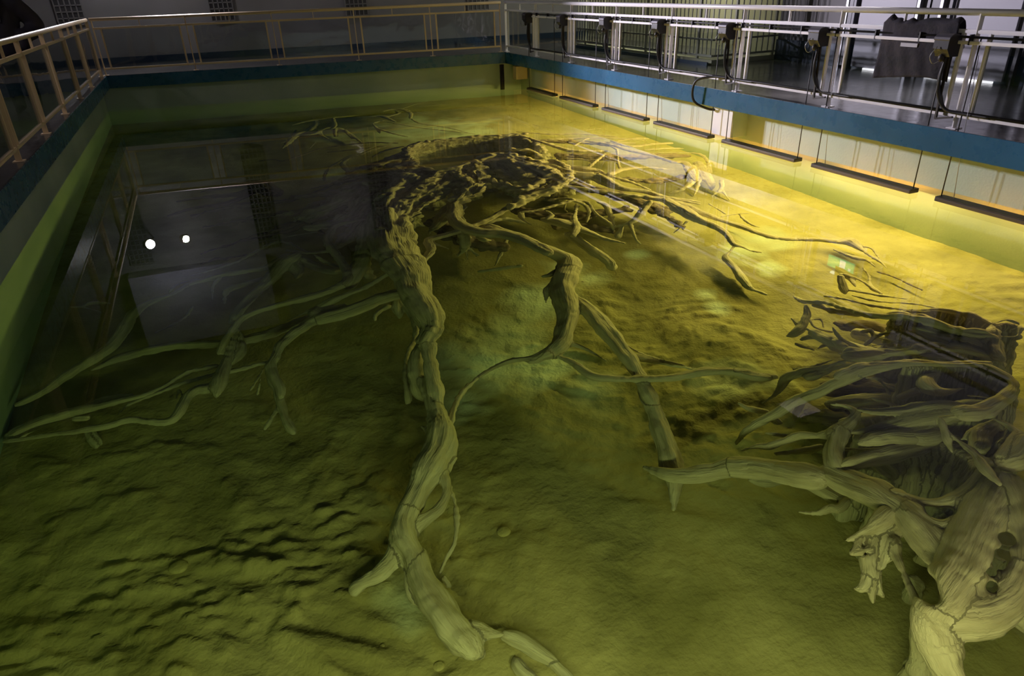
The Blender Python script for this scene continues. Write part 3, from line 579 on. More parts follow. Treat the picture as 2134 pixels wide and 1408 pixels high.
# 9 right hand roots
R.append(([LN(2, 1.0, .6, (400, 560, 50), (540, 580, 56), (640, 590, 66), (740, 640, 52), (850, 682, 36), (1000, 700, 30), (1150, 742, 20), (1400, 792, 14)),
           LN(2, 1.0, .8, (440, 515, 34), (560, 535, 40), (640, 545, 30), (700, 575, 30)), LN(2, .8, .5, (760, 590, 20), (900, 632, 18), (1040, 690, 12)),
           LN(2, .95, .7, (740, 575, 30), (800, 550, 26), (870, 535, 26), (1000, 525, 22), (1200, 540, 12)),
           LN(2, .9, .8, (740, 365, 10), (792, 392, 13), (800, 445, 11), (805, 495, 12), (820, 535, 14)),
           LN(2, .95, .95, (590, 520, 14), (640, 475, 16), (705, 425, 14))], [LN(2, 1.1, .8, (640, 560, 16), (645, 580, 16))], .016, None))
R.append(([LN(2, .95, .55, (120, 720, 30), (350, 665, 26), (560, 682, 26), (760, 712, 28), (1020, 745, 30), (1200, 752, 24), (1400, 775, 14)),
           LN(2, .7, .3, (1020, 745, 30), (1250, 785, 32), (1400, 850, 32), (1540, 905, 28), (1700, 955, 27), (1850, 1012, 24), (2000, 1045, 22), (2112, 1052, 20)),
           LN(0, .3, .25, (1660, 498, 6), (1710, 499, 7), (1760, 505, 7), (1800, 520, 5)),
           LN(2, .7, .25, (1150, 760, 40), (1290, 850, 62), (1400, 910, 48), (1530, 965, 30), (1600, 1010, 26), (1650, 1085, 22), (1710, 1105, 12), (1770, 1132, 8), (1850, 1145, 5)),
           LN(2, .25, .12, (1665, 1085, 14), (1620, 1145, 12), (1590, 1185, 24), (1640, 1240, 27), (1700, 1320, 27), (1760, 1390, 24)),
           LN(5, .12, .08, (10, 20, 26), (60, 100, 26), (120, 150, 18), (230, 190, 5)),
           LN(2, .4, .3, (1470, 790, 8), (1590, 862, 6)), LN(2, .4, .35, (1560, 885, 7), (1700, 862, 7), (1760, 860, 4)), LN(2, .35, .25, (1690, 868, 10), (1760, 930, 14), (1840, 962, 6)),
           LN(2, .3, .1, (1310, 920, 14), (1210, 1005, 8))], [], .016, None))
R.append(([LN(2, 1.0, .75, (90, 290, 16), (300, 355, 26), (430, 395, 28), (560, 405, 28), (715, 405, 24)), LN(2, 1.0, .8, (60, 262, 10), (300, 280, 12), (500, 277, 14), (700, 290, 12), (800, 300, 8)),
           LN(2, .9, .6, (570, 330, 16), (740, 355, 20), (900, 402, 22), (1050, 432, 22), (1200, 480, 24), (1290, 490, 28), (1335, 560, 34), (1370, 620, 22)),
           LN(2, .8, .6, (760, 330, 16), (900, 370, 20), (1050, 352, 18), (1190, 346, 18)), LN(2, .7, .5, (1000, 395, 14), (1150, 385, 16), (1280, 385, 12)),
           LN(2, .6, .4, (1050, 420, 12), (1250, 415, 12), (1400, 425, 14), (1460, 480, 16), (1480, 560, 18)), LN(2, .9, .8, (480, 365, 12), (540, 330, 10), (590, 310, 12)),
           LN(2, .8, .8, (560, 250, 8), (680, 237, 6)), LN(2, .8, .7, (180, 210, 5), (330, 240, 6)), LN(2, .95, .9, (420, 455, 12), (540, 465, 14), (640, 490, 12)),
           LN(2, .7, .5, (830, 485, 7), (1010, 495, 7)), LN(2, .7, .6, (850, 600, 10), (980, 620, 8)), LN(2, .8, .6, (300, 320, 18), (520, 310, 18), (760, 310, 16), (1000, 320, 14)),
           LN(2, .8, .6, (450, 340, 16), (700, 340, 18), (920, 345, 14)), LN(2, .7, .5, (800, 330, 12), (930, 310, 16), (1020, 312, 12)),
           LN(2, .5, .15, (1330, 520, 46), (1355, 600, 38), (1300, 665, 24), (1180, 712, 10)), LN(2, .5, .1, (1390, 490, 36), (1430, 560, 42), (1480, 640, 30), (1490, 690, 10)),
           LN(2, .4, .1, (1560, 620, 24), (1560, 680, 18), (1490, 735, 7)), LN(2, .2, .05, (1565, 690, 12), (1620, 765, 5)), LN(2, .3, .05, (1400, 600, 20), (1380, 680, 12), (1360, 730, 6))], [], .016, None))
R.append(([LN(2, .45, .3, (400, 440, 60), (700, 450, 60), (1000, 445, 46), (1300, 440, 34)), LN(2, .45, .3, (500, 650, 60), (900, 760, 60), (1150, 840, 56)), LN(2, .45, .3, (100, 840, 70), (350, 890, 70), (600, 870, 60), (850, 830, 46)),
           LN(2, .4, .3, (850, 610, 46), (1100, 625, 44), (1300, 590, 34)), LN(2, .5, .4, (200, 330, 30), (500, 340, 34), (800, 360, 30)), LN(1, .4, .3, (1300, 1000, 80), (1500, 1120, 80), (1750, 1180, 70)),
           LN(2, .35, .2, (1000, 800, 40), (1200, 900, 36), (1280, 980, 16)), LN(2, .4, .3, (350, 960, 40), (560, 960, 40), (760, 1000, 30))], [], .02, M['wood_dark_shade']))  # added low mats: shade in the gaps between roots put into their colour
# 10 dim roots on the far left of the trunk
R.append(([LN(1, .75, .3, (520, 880, 56), (380, 960, 60), (230, 1030, 54), (80, 1080, 46), (-120, 1130, 34), (-300, 1190, 22), (-430, 1230, 10)),
           LN(1, .7, .35, (300, 815, 30), (120, 850, 30), (-80, 870, 30), (-300, 900, 26), (-480, 950, 14)), LN(1, .6, .3, (200, 920, 34), (0, 960, 34), (-200, 1000, 26), (-420, 1040, 14)),
           LN(1, .3, .15, (-20, 1230, 14), (-250, 1260, 18), (-420, 1300, 12)), LN(1, .7, .6, (330, 970, 18), (430, 1040, 20), (480, 1080, 14))], [], .018, M['wood_dark_shade']))
R.append(([LN(3, .85, .6, (1240, 90, 14), (1190, 170, 20), (1120, 240, 20), (1000, 292, 18), (850, 305, 16), (700, 285, 12)), LN(3, .75, .55, (900, 320, 12), (980, 370, 16), (1090, 410, 14)),
           LN(3, .7, .65, (680, 190, 7), (800, 168, 7), (920, 150, 7))], [], .014, None))
R.append(([LN(1, .5, .35, (478, 690, 9), (485, 640, 12), (525, 590, 12), (590, 552, 12), (650, 515, 12), (730, 490, 10), (850, 440, 10), (1000, 410, 10)),
           LN(1, .6, .5, (635, 685, 10), (660, 640, 14), (635, 600, 18), (612, 570, 18), (650, 530, 16), (740, 502, 14), (820, 470, 12), (960, 430, 12)),
           LN(1, .6, .8, (640, 640, 14), (760, 590, 16), (900, 545, 18), (1040, 490, 18)), LN(1, .5, .7, (830, 520, 10), (930, 470, 14), (1060, 440, 12)), LN(1, .7, .5, (720, 630, 20), (640, 665, 16), (500, 720, 12), (380, 750, 6))], [], .018, None))
for i, (st, ho, vx, mm) in enumerate(R):
    wood('root', st, ho, vx, .045, mm, big, 1.0, i, 1.5 if mm else .3)

# ------------------------------------------------------------------ the stump filling the lower right corner
st2 = empty('tree_stump', tuple(wat(1950, 1050, -DEP)))
tag(st2, 'massive pale hollow stump filling the lower right corner of the pool', 'stump')
t2 = [
 LN(13, .75, .95, (330, 200, 66), (480, 270, 82), (620, 330, 88), (740, 400, 84)),
 LN(13, .95, 1.0, (760, 330, 30), (790, 430, 60), (860, 520, 78), (950, 620, 86), (1020, 720, 66)),
 LN(13, 1.0, 1.02, (830, 420, 56), (960, 530, 56), (1080, 540, 66), (1150, 600, 76)),
 LN(13, 1.0, 1.08, (740, 318, 22), (900, 368, 24), (1050, 372, 34), (1160, 322, 44), (1220, 242, 34), (1240, 180, 20)),
 LN(13, 1.1, 1.06, (1330, 290, 66), (1280, 400, 94), (1220, 540, 104), (1160, 690, 106), (1090, 840, 102), (1000, 970, 96)),
 LN(13, 1.06, .8, (1000, 970, 96), (950, 1060, 86), (960, 1180, 88), (1020, 1300, 84), (1090, 1430, 84)),
 LN(13, 1.12, 1.1, (1400, 250, 76), (1460, 400, 66), (1490, 560, 56), (1500, 720, 66)),
 LN(13, 1.08, 1.06, (1250, 640, 56), (1230, 800, 56), (1240, 920, 76)),
 LN(13, 1.08, 1.0, (1490, 760, 76), (1430, 920, 76), (1330, 1010, 84), (1200, 1060, 92), (1060, 1060, 92)),
 LN(13, 1.0, .8, (1430, 920, 76), (1500, 1040, 84), (1600, 1130, 76)),
 LN(13, .75, .4, (870, 1060, 28), (860, 1160, 34), (880, 1290, 46), (870, 1420, 60)), LN(13, .4, .2, (840, 1340, 36), (760, 1430, 40)),
 LN(13, 1.08, 1.08, (1270, 720, 9), (1310, 800, 12), (1340, 850, 14)), LN(13, 1.03, 1.08, (1100, 382, 30), (1180, 402, 50), (1240, 380, 60)),
]
t2 += COL(13, 0, (1090, 860, 50, .85), (1170, 700, 50, .9), (1260, 450, 60, .9), (970, 1040, 50, .8), (1400, 960, 40, .8), (1450, 350, 60, .95), (930, 600, 40, .7), (640, 350, 50, .7))
t2 += WALL(13, 0, (480, 130, 36, .68), (620, 100, 44, .7), (780, 80, 50, .75), (950, 50, 56, .8), (1100, 60, 56, .9), (1200, 130, 36, 1.0), (1250, 200, 36, 1.05))
h2 = [DR(13, *q, .3) for q in ((1385, 590, 42), (1360, 680, 40), (1340, 740, 22), (1290, 790, 22), (1300, 880, 34), (240, 130, 22), (860, 780, 46), (905, 850, 66), (930, 930, 50), (945, 430, 20), (1000, 447, 28), (1050, 430, 20))]
h2 += [DR(13, *q, .1) for q in ((1240, 1370, 110), (1330, 1270, 80), (1440, 1300, 110), (1520, 1400, 150))]
wood('trunk', t2, h2, .0125, .07, parent=st2, rough=.9)
R2 = []
R2.append([LN(0, .15, .45, (1345, 975, 7), (1400, 990, 14), (1460, 988, 18), (1534, 972, 20)), LN(6, .45, .75, (0, 205, 62), (110, 205, 60), (220, 225, 66), (340, 245, 76), (470, 265, 84)),
           LN(6, .5, .5, (300, 260, 40), (420, 300, 30), (530, 350, 40), (620, 400, 40)), LN(6, .1, .1, (80, 278, 16), (180, 285, 26), (290, 292, 10)),
           LN(6, .55, .5, (640, 400, 30), (590, 450, 22), (540, 440, 24), (480, 468, 14), (360, 462, 5))])
R2.append([LN(6, .85, .8, (590, 0, 44), (575, 80, 40), (570, 160, 46), (600, 240, 60)), LN(6, .6, .55, (490, 80, 18), (400, 105, 24), (230, 125, 12)),
           LN(5, .85, .85, (720, 1210, 44), (780, 1170, 40), (850, 1110, 36), (880, 1050, 30), (800, 1005, 18), (700, 992, 8)),
           LN(5, .8, .5, (700, 1215, 36), (600, 1222, 26), (460, 1220, 27), (350, 1262, 24), (250, 1300, 24), (150, 1302, 18), (40, 1332, 6)),
           LN(5, .6, .6, (225, 1205, 12), (330, 1220, 16), (430, 1240, 18)), LN(5, .7, .8, (790, 1320, 8), (950, 1322, 14), (1200, 1312, 26), (1350, 1280, 40))])
R2.append([LN(5, 1.15, 1.0, (1830, 705, 26), (1600, 705, 24), (1400, 700, 24), (1200, 695, 28), (1050, 722, 42), (900, 772, 42)),
           LN(5, 1.0, .3, (900, 772, 42), (750, 832, 42), (600, 905, 42), (450, 965, 40), (300, 1055, 36), (150, 1135, 30), (50, 1212, 22), (0, 1285, 8)),
           LN(5, .5, .4, (20, 985, 8), (80, 1020, 20), (150, 1040, 20), (230, 1045, 14)), LN(5, .5, .4, (260, 1090, 30), (300, 1120, 24), (335, 1130, 10)),
           LN(5, .9, .6, (960, 800, 20), (1040, 810, 20), (1090, 860, 12), (1130, 920, 6)), LN(5, .5, .3, (500, 960, 16), (440, 1050, 22), (430, 1120, 10))])
R2.append([LN(5, 1.15, 1.2, (1830, 705, 26), (1920, 750, 34), (2010, 805, 34), (2040, 860, 30), (1990, 930, 42), (1890, 1000, 52), (1780, 1050, 60), (1650, 1060, 60)),
           LN(5, .9, .95, (1560, 740, 8), (1460, 775, 26), (1400, 830, 48), (1440, 890, 50), (1560, 900, 26), (1680, 875, 10)), LN(5, .85, .85, (1320, 900, 40), (1200, 940, 26)),
           LN(5, 1.0, .9, (1650, 1010, 50), (1450, 1010, 50), (1250, 1045, 34), (1050, 1055, 22), (900, 1035, 22)), LN(5, .8, .8, (1000, 950, 18), (1100, 980, 20), (1250, 1030, 22)),
           LN(5, .95, .8, (1600, 1080, 60), (1350, 1110, 56), (1150, 1150, 44), (950, 1190, 28), (810, 1200, 12)),
           LN(5, .9, .85, (900, 1285, 16), (1000, 1250, 44), (1150, 1235, 56), (1300, 1240, 56), (1450, 1200, 60)),
           LN(5, .9, 1.0, (1850, 1000, 20), (1950, 960, 14), (1700, 930, 8))])
R2.append([LN(5, 1.2, 1.05, (1640, 1085, 16), (1500, 1090, 22), (1470, 1140, 20)), LN(5, 1.2, 1.1, (1500, 1090, 16), (1525, 1160, 24), (1545, 1250, 30), (1585, 1345, 14)),
           LN(5, 1.1, 1.15, (1550, 1220, 10), (1700, 1300, 20), (1780, 1370, 24), (1860, 1420, 24)), LN(6, 1.15, 1.2, (1230, 10, 10), (1310, 70, 14), (1390, 140, 22), (1440, 220, 30), (1520, 300, 20)),
           LN(5, 1.2, 1.2, (1900, 1105, 18), (2000, 1150, 24), (2070, 1215, 30), (1995, 1290, 30), (1935, 1370, 34)), LN(5, 1.1, 1.0, (1900, 1110, 20), (1760, 1180, 22), (1650, 1250, 16)),
           LN(6, 1.15, 1.2, (1560, 180, 64), (1620, 150, 60), (1680, 60, 60)), LN(5, 1.0, 1.05, (1900, 1140, 40), (1800, 1230, 60), (1780, 1330, 50))])
R2.append([LN(6, .9, .8, (960, 560, 30), (870, 590, 40), (790, 650, 42), (770, 730, 44), (775, 820, 40)), LN(6, .8, .75, (770, 820, 30), (730, 900, 20), (680, 900, 12)), LN(6, .8, .72, (780, 830, 26), (785, 920, 18), (790, 985, 14)),
           LN(6, .8, .72, (800, 830, 20), (830, 920, 12), (850, 950, 6)), LN(6, .95, .9, (880, 470, 60), (780, 555, 30), (700, 595, 16), (640, 626, 6)), LN(6, .9, .88, (730, 590, 14), (700, 650, 16), (668, 702, 16), (760, 680, 18)),
           LN(6, .9, .85, (900, 640, 44), (870, 720, 20), (845, 785, 8)), LN(6, .9, .95, (905, 640, 34), (935, 730, 22), (975, 830, 17), (1020, 930, 18), (1060, 1030, 26))])
R2.append([LN(6, .85, .8, (620, 200, 30), (720, 165, 40), (850, 140, 48), (970, 110, 44), (1120, 80, 40), (1260, 50, 50)), LN(6, .7, .6, (820, 170, 50), (880, 220, 50), (900, 260, 20)),
           LN(6, .8, .8, (960, 100, 40), (1080, 40, 40), (1150, 10, 50))])
R2.append(WALL(5, 0, (1700, 712, 30, 1.0), (1830, 715, 30, 1.05), (1920, 760, 34, 1.1), (2010, 815, 34, 1.1), (2045, 865, 34, 1.1), (1990, 940, 42, 1.1), (1890, 1010, 52, 1.05), (1760, 1060, 56, 1.0), (1620, 1060, 50, .95), (1450, 1050, 50, .85), (1250, 1080, 40, .8), (1080, 1100, 36, .75), (900, 1120, 34, .7)) + WALL(5, 0,
                  (1700, 712, 30, 1.0), (1580, 712, 26, 1.0), (1400, 712, 24, 1.0), (1220, 712, 26, .95)) + [LN(5, .2, .2, (700, 1000, 50), (900, 980, 70), (1150, 960, 80), (1400, 940, 80), (1650, 900, 90), (1850, 860, 90)), LN(5, .2, .25, (800, 1130, 50), (1050, 1100, 70), (1300, 1080, 70))]
          + WALL(5, 0, (2000, 1160, 34, 1.1), (2070, 1220, 40, 1.15), (1990, 1300, 44, 1.1), (1900, 1180, 50, .9), (1780, 1260, 50, .8)))
R2.append([LN(14, 1.1, 1.0, (1900, 622, 28), (1600, 627, 26), (1420, 612, 26), (1200, 642, 38), (1050, 662, 44), (900, 712, 44)), LN(14, .95, .88, (1850, 900, 60), (1700, 930, 60), (1500, 930, 56), (1350, 942, 38), (1180, 947, 24), (1040, 930, 20)),
          LN(14, .85, .85, (1035, 1160, 14), (1120, 1142, 46), (1300, 1112, 58), (1450, 1132, 66), (1570, 1100, 60)), LN(14, .75, .7, (950, 1272, 20), (1080, 1252, 40), (1250, 1232, 46), (1430, 1200, 50)),
          LN(14, .8, .85, (1300, 1000, 30), (1450, 1010, 50), (1600, 1000, 60), (1750, 960, 60))])
for j_, st in enumerate(([LN(14, .2, .2, (850, 790, 70), (1100, 790, 90), (1300, 820, 100), (1500, 800, 80), (1700, 760, 60))], [LN(14, .15, .15, (700, 960, 60), (900, 985, 80), (1100, 1010, 70))], [LN(13, .12, .12, (700, 250, 40), (900, 250, 80), (1120, 230, 60))])):
    wood('root', st, [], .02, .06, M['wood_dark_shade'], st2, 1.4, 35+j_, 1.5)  # added filler masses, dark-coloured to make the hollows read as shaded
for i, st in enumerate(R2):
    wood('root', st, [LN(6, 1.0, .4, (752, 702, 10), (742, 702, 9))] if i == 5 else [], .0125, .05, None, st2, .9, 20+i)

# ------------------------------------------------------------------ the hollow stump behind it
st3 = empty('tree_stump', tuple(wat(1830, 700, -DEP)))
tag(st3, 'yellowish hollow stump with a long oval opening, just behind the corner stump', 'stump')
t3 = [
 LN(5, 1.05, 1.1, (1100, 345, 26), (1280, 352, 34), (1450, 395, 34), (1600, 445, 34), (1740, 470, 42), (1860, 480, 48)),
 LN(5, .95, 1.1, (1200, 298, 14), (1450, 300, 20), (1600, 312, 24), (1750, 346, 22), (1870, 402, 22), (1880, 470, 30)),
 LN(5, 1.05, 1.0, (1860, 480, 56), (1885, 560, 60), (1900, 640, 48), (1970, 680, 20)),
 LN(5, .95, 1.0, (1300, 440, 40), (1450, 490, 56), (1620, 530, 64), (1760, 570, 66), (1900, 620, 46)),
 LN(5, 1.1, 1.1, (1890, 400, 16), (1990, 375, 17), (2085, 415, 16), (2060, 490, 16), (1960, 495, 16), (1895, 440, 16)),
 LN(5, 1.0, 1.0, (1350, 570, 26), (1520, 565, 34), (1700, 590, 44), (1850, 640, 40)),
]
t3 += WALL(5, 0, (1150, 350, 24, .95), (1300, 360, 30, 1.0), (1450, 400, 30, 1.0), (1600, 450, 30, 1.0), (1750, 480, 36, 1.0), (1860, 480, 50, 1.0), (1900, 560, 56, .95), (1910, 640, 46, .9), (1780, 590, 60, .9), (1600, 560, 56, .9), (1450, 520, 40, .85)) + WALL(5, 0,
   (1250, 300, 14, .9), (1450, 305, 18, .95), (1600, 316, 20, 1.0), (1750, 350, 22, 1.05), (1870, 405, 24, 1.05), (2000, 400, 30, 1.0), (2080, 450, 30, .95))
t3 += [LN(14, .85, .95, (950, 560, 40), (1050, 562, 48), (1200, 560, 40), (1350, 545, 32), (1480, 520, 26)), LN(14, .95, 1.0, (1200, 300, 30), (1400, 325, 46), (1550, 372, 50), (1700, 432, 56), (1850, 482, 56)),
       LN(14, .6, .7, (700, 400, 26), (780, 440, 36), (880, 490, 38), (960, 520, 34)), LN(14, .5, .6, (740, 240, 24), (900, 275, 30), (1080, 292, 30))]
wood('root', [LN(14, .2, .2, (900, 370, 50), (1100, 390, 70), (1300, 410, 66), (1500, 440, 50))], [], .02, .06, M['wood_dark_shade'], st3, 1.4, 45, 1.5)  # added filler inside the stump, cavity shade put into its dark colour
t3 += [LN(5, .3, .3, (900, 480, 60), (1150, 520, 70), (1400, 560, 70), (1650, 620, 80), (1850, 680, 80)), LN(5, .25, .25, (700, 560, 40), (900, 600, 60), (1100, 640, 60))]
wood('trunk', t3, [], .014, .06, parent=st3, rough=1.1, seed=40, gnarl=.8)
R3 = [
 [LN(5, .35, 1.0, (428, 205, 12), (500, 240, 20), (650, 248, 22), (800, 292, 24), (950, 335, 28), (1110, 350, 34)), LN(5, .6, .95, (650, 200, 5), (800, 222, 14), (1000, 270, 16), (1210, 298, 18)),
  LN(5, .3, .4, (850, 195, 8), (1050, 240, 12), (1300, 255, 12), (1460, 285, 10))],
 [LN(5, .5, .3, (510, 270, 14), (520, 340, 26), (480, 430, 30), (420, 478, 26), (375, 492, 8)), LN(5, .5, .5, (540, 370, 12), (575, 425, 14), (650, 452, 12), (705, 462, 14)), LN(5, .5, .5, (570, 372, 7), (625, 372, 7), (640, 430, 7)),
  LN(5, .4, .4, (408, 362, 12), (450, 400, 16), (480, 420, 16)), LN(5, .45, .6, (480, 520, 12), (560, 490, 28), (660, 495, 28), (760, 530, 28), (850, 570, 28)),
  LN(5, .3, .3, (440, 550, 12), (500, 572, 14), (565, 592, 8)), LN(5, .4, .5, (600, 582, 12), (700, 548, 20), (800, 560, 22))],
 [LN(5, .8, .6, (708, 425, 10), (750, 490, 17), (800, 540, 23), (850, 590, 40), (850, 645, 44)), LN(5, .8, .75, (930, 460, 18), (985, 450, 18), (1010, 500, 12), (960, 545, 16)), LN(5, .7, .85, (950, 555, 16), (1020, 500, 18), (1100, 472, 15), (1240, 465, 11), (1320, 515, 8)),
  LN(5, .6, .95, (830, 645, 44), (960, 625, 40), (1100, 612, 38), (1250, 592, 34), (1380, 575, 26)), LN(5, .8, .85, (1320, 640, 6), (1450, 632, 28), (1600, 652, 18), (1675, 668, 5)), LN(5, .8, .9, (1000, 562, 9), (1200, 542, 10), (1400, 540, 12)),
  LN(5, .7, .8, (1060, 510, 8), (1180, 530, 9), (1300, 545, 10)), LN(5, .55, .55, (755, 620, 9), (820, 625, 12))],
 [LN(5, .6, .3, (800, 675, 16), (700, 705, 14), (560, 745, 28), (430, 775, 32), (355, 810, 28), (330, 865, 22), (280, 930, 18), (195, 985, 5)), LN(5, .5, .5, (980, 690, 16), (800, 700, 20), (600, 780, 30), (520, 800, 26)),
  LN(5, .5, .4, (700, 670, 10), (560, 715, 8), (420, 735, 6))],
]
for i, st in enumerate(R3): wood('root', st, [], .0135, .045, None, st3, 1.0, 50+i)

# ------------------------------------------------------------------ ragged small stump on the bright sand
st4 = empty('tree_stump', tuple(wat(1780, 590, -DEP)))
tag(st4, 'small ragged yellow stump on the bright sand, beyond the hollow stump', 'stump')
wood('trunk', [LN(10, .3, .3, (600, 800, 30), (700, 795, 42), (770, 845, 26), (860, 910, 16), (950, 965, 14), (995, 1015, 8)), LN(10, .3, .25, (560, 860, 14), (720, 925, 20), (830, 945, 16), (900, 1000, 7)),
      LN(10, .3, .2, (760, 830, 16), (870, 850, 12), (930, 930, 8))], [], .014, .05, parent=st4, rough=1.3, seed=60)
wood('root', [LN(10, .4, .2, (615, 1080, 26), (632, 1150, 30), (655, 1215, 20)), LN(10, .25, .2, (700, 1190, 14), (830, 1215, 16), (1000, 1240, 16), (1150, 1262, 8)), LN(10, .3, .2, (800, 1010, 12), (850, 1080, 14), (860, 1160, 18), (940, 1215, 20)),
      LN(10, .3, .3, (620, 1060, 20), (700, 1100, 24), (740, 1160, 14)), LN(10, .35, .3, (650, 1060, 14), (780, 1110, 14), (850, 1160, 12))], [], .014, .05, None, st4, 1.3, 61)
wood('root', [LN(10, .12, .08, (920, 1040, 14), (1050, 1082, 13), (1170, 1140, 10), (1285, 1190, 5))], [], .014, .04, M['wood_dark_shade'], st4, 1.0, 62)

# ------------------------------------------------------------------ far stumps
st5 = empty('tree_stump', tuple(wat(680, 290, -DEP)))
tag(st5, 'small grey stump in the far left of the pool, roots like claws', 'stump')
wood('trunk', [LN(9, .5, .5, (270, 1020, 10), (400, 985, 18), (560, 962, 20), (700, 948, 18), (805, 940, 8)), LN(9, .4, .4, (440, 960, 20), (470, 1010, 18), (420, 1060, 20)), LN(9, .5, .45, (600, 960, 14), (620, 1010, 16), (600, 1045, 20)),
     LN(9, .4, .2, (190, 1210, 6), (250, 1150, 26), (310, 1095, 32), (400, 1062, 24), (450, 1010, 18))], [], .02, .06, parent=st5, rough=1.3, seed=70)
wood('root', [LN(9, .4, .15, (350, 1100, 12), (450, 1092, 16), (520, 1052, 20), (610, 1042, 24), (690, 1065, 20), (760, 1105, 16), (840, 1165, 8)), LN(9, .35, .15, (490, 1060, 16), (505, 1100, 14), (580, 1140, 5)), LN(9, .3, .15, (620, 1050, 28), (625, 1110, 20)),
     LN(9, .15, .1, (410, 1210, 6), (460, 1160, 8)), LN(9, .3, .1, (300, 1060, 12), (260, 1130, 10), (160, 1170, 6)), LN(9, .3, .15, (700, 1060, 16), (760, 1130, 12))], [], .02, .05, None, st5, 1.2, 71)
wood('root', [LN(9, .3, .35, (0, 1312, 10), (120, 1300, 11), (200, 1310, 12), (330, 1270, 12), (500, 1212, 12), (700, 1182, 12), (900, 1162, 12), (1130, 1166, 9)), LN(9, .15, .15, (560, 1240, 8), (760, 1220, 10), (1000, 1190, 8))], [], .02, .05, M['wood_dark_shade'], st5, 1, 72)
st6 = empty('tree_stump', tuple(wat(860, 245, -DEP)))
tag(st6, 'pale thin-rooted stump in the far right of the pool, below the far wall', 'stump')
wood('trunk', [LN(9, .5, .45, (1010, 905, 10), (1100, 890, 16), (1180, 895, 22), (1235, 925, 14), (1232, 965, 12)), LN(9, .45, .4, (900, 950, 12), (990, 945, 20), (1040, 960, 18), (1110, 992, 12)), LN(9, .45, .4, (1060, 880, 10), (1140, 920, 14), (1040, 950, 14))], [], .02, .06, parent=st6, rough=1.2, seed=80)
wood('root', [LN(9, .4, .1, (1150, 892, 10), (1300, 842, 8), (1450, 812, 8), (1600, 800, 7), (1700, 832, 4)), LN(9, .4, .12, (1232, 960, 12), (1300, 1002, 11), (1420, 1022, 11), (1550, 1042, 10), (1700, 1082, 6)), LN(9, .4, .12, (1230, 905, 9), (1400, 940, 7), (1530, 972, 7), (1640, 976, 4)),
     LN(9, .3, .12, (1100, 1005, 10), (1300, 1040, 9), (1500, 1062, 9), (1760, 1092, 5)), LN(9, .3, .1, (1300, 870, 6), (1420, 860, 6), (1530, 850, 4))], [], .02, .05, None, st6, 1.0, 81)
wood('root', [LN(9, .4, .15, (925, 1010, 10), (965, 1050, 13), (985, 1085, 10)), LN(9, .4, .15, (930, 1005, 12), (1000, 985, 14), (1090, 1000, 12)), LN(9, .3, .1, (960, 1045, 12), (1100, 1090, 13), (1210, 1115, 8))], [], .02, .05, None, st6, 1.0, 82)
st7 = empty('tree_stump', tuple(wat(545, 400, -DEP)))
tag(st7, 'dim dark stump left of the largest stump, in the shaded water', 'stump')
wood('trunk', [LN(0, .5, .35, (500, 388, 8), (530, 382, 12), (548, 386, 18), (560, 398, 20), (580, 405, 10))], [], .02, .06, M['wood_dark_shade'], st7, 1.3, 90)
wood('root', [LN(0, .3, .1, (540, 392, 14), (490, 405, 10), (430, 410, 7), (370, 420, 4)), LN(0, .25, .1, (530, 400, 10), (470, 425, 8), (410, 432, 6), (350, 450, 4)), LN(0, .25, .1, (520, 385, 8), (460, 392, 6), (420, 400, 3))], [], .02, .05, M['wood_dark_shade'], st7, 1.1, 91)

# ------------------------------------------------------------------ loose pieces on the bed
def piece(name, label, strokes, seed, cat='log', m_=None):
    o = wood(name, strokes, [], .012, .03, m_, None, .9, seed); tag(o, label, cat); return o
piece('log', 'bent brown log at the bottom edge, past the end of the giant root', [LN(7, .1, .07, (925, 1220, 30), (1020, 1260, 34), (1110, 1320, 26), (1150, 1345, 18)), LN(7, .07, .05, (1140, 1345, 18), (1200, 1400, 20), (1240, 1450, 20))], 100)
piece('log', 'short stub of wood lying on the sand at the bottom edge, under the bent log', [LN(7, .06, .05, (968, 1330, 16), (1000, 1380, 26), (1060, 1430, 26))], 101)
piece('log', 'pale flat piece of wood on the sand at the lower left', [LN(8, .1, .06, (590, 1110, 18), (620, 1170, 22), (670, 1235, 22)), LN(8, .1, .06, (625, 1105, 18), (660, 1160, 20), (700, 1215, 18))], 102)
piece('log', 'short cut log end lying beside the left wall roots', [LN(8, .34, .34, (525, 1040, 26), (600, 1035, 28))], 103)
piece('log', 'thin buried twig on the sand near the left wall, in deep shade', [LN(8, .1, .06, (490, 262, 6), (570, 262, 10), (640, 235, 18), (760, 240, 10)), LN(8, .08, .05, (570, 265, 10), (700, 300, 10))], 104)
for i, (lab, px, py, r) in enumerate([
    ('round disc-like stone on the sand at the bottom edge of the pool', 914, 1388, 15), ('bright yellow pebble on the sand left of the giant root', 797, 1346, 6),
    ('oval stone on the sand right of the giant root bend', 1050, 1103, 18), ('rounded stone half buried in the sand near the lower left', 372, 1178, 24)]):
    z = -DEP+.03; p = wat(px, py, z); s = wscale(px, py, z)*r*.75
    b = MB().sphere((0, 0, 0), 1, (s*1.1, s, s*.45), 24, 14)
    for v in b.b.verts: v.co *= 1 + .06*math.sin(v.co.x*40+i)*math.cos(v.co.y*37)
    o = b.build('stone', M['sand'], smooth=True); o.location = (p[0], p[1], bedz(np.array([p[0]]), np.array([p[1]]))[0] + .15*s); tag(o, lab, 'stone')

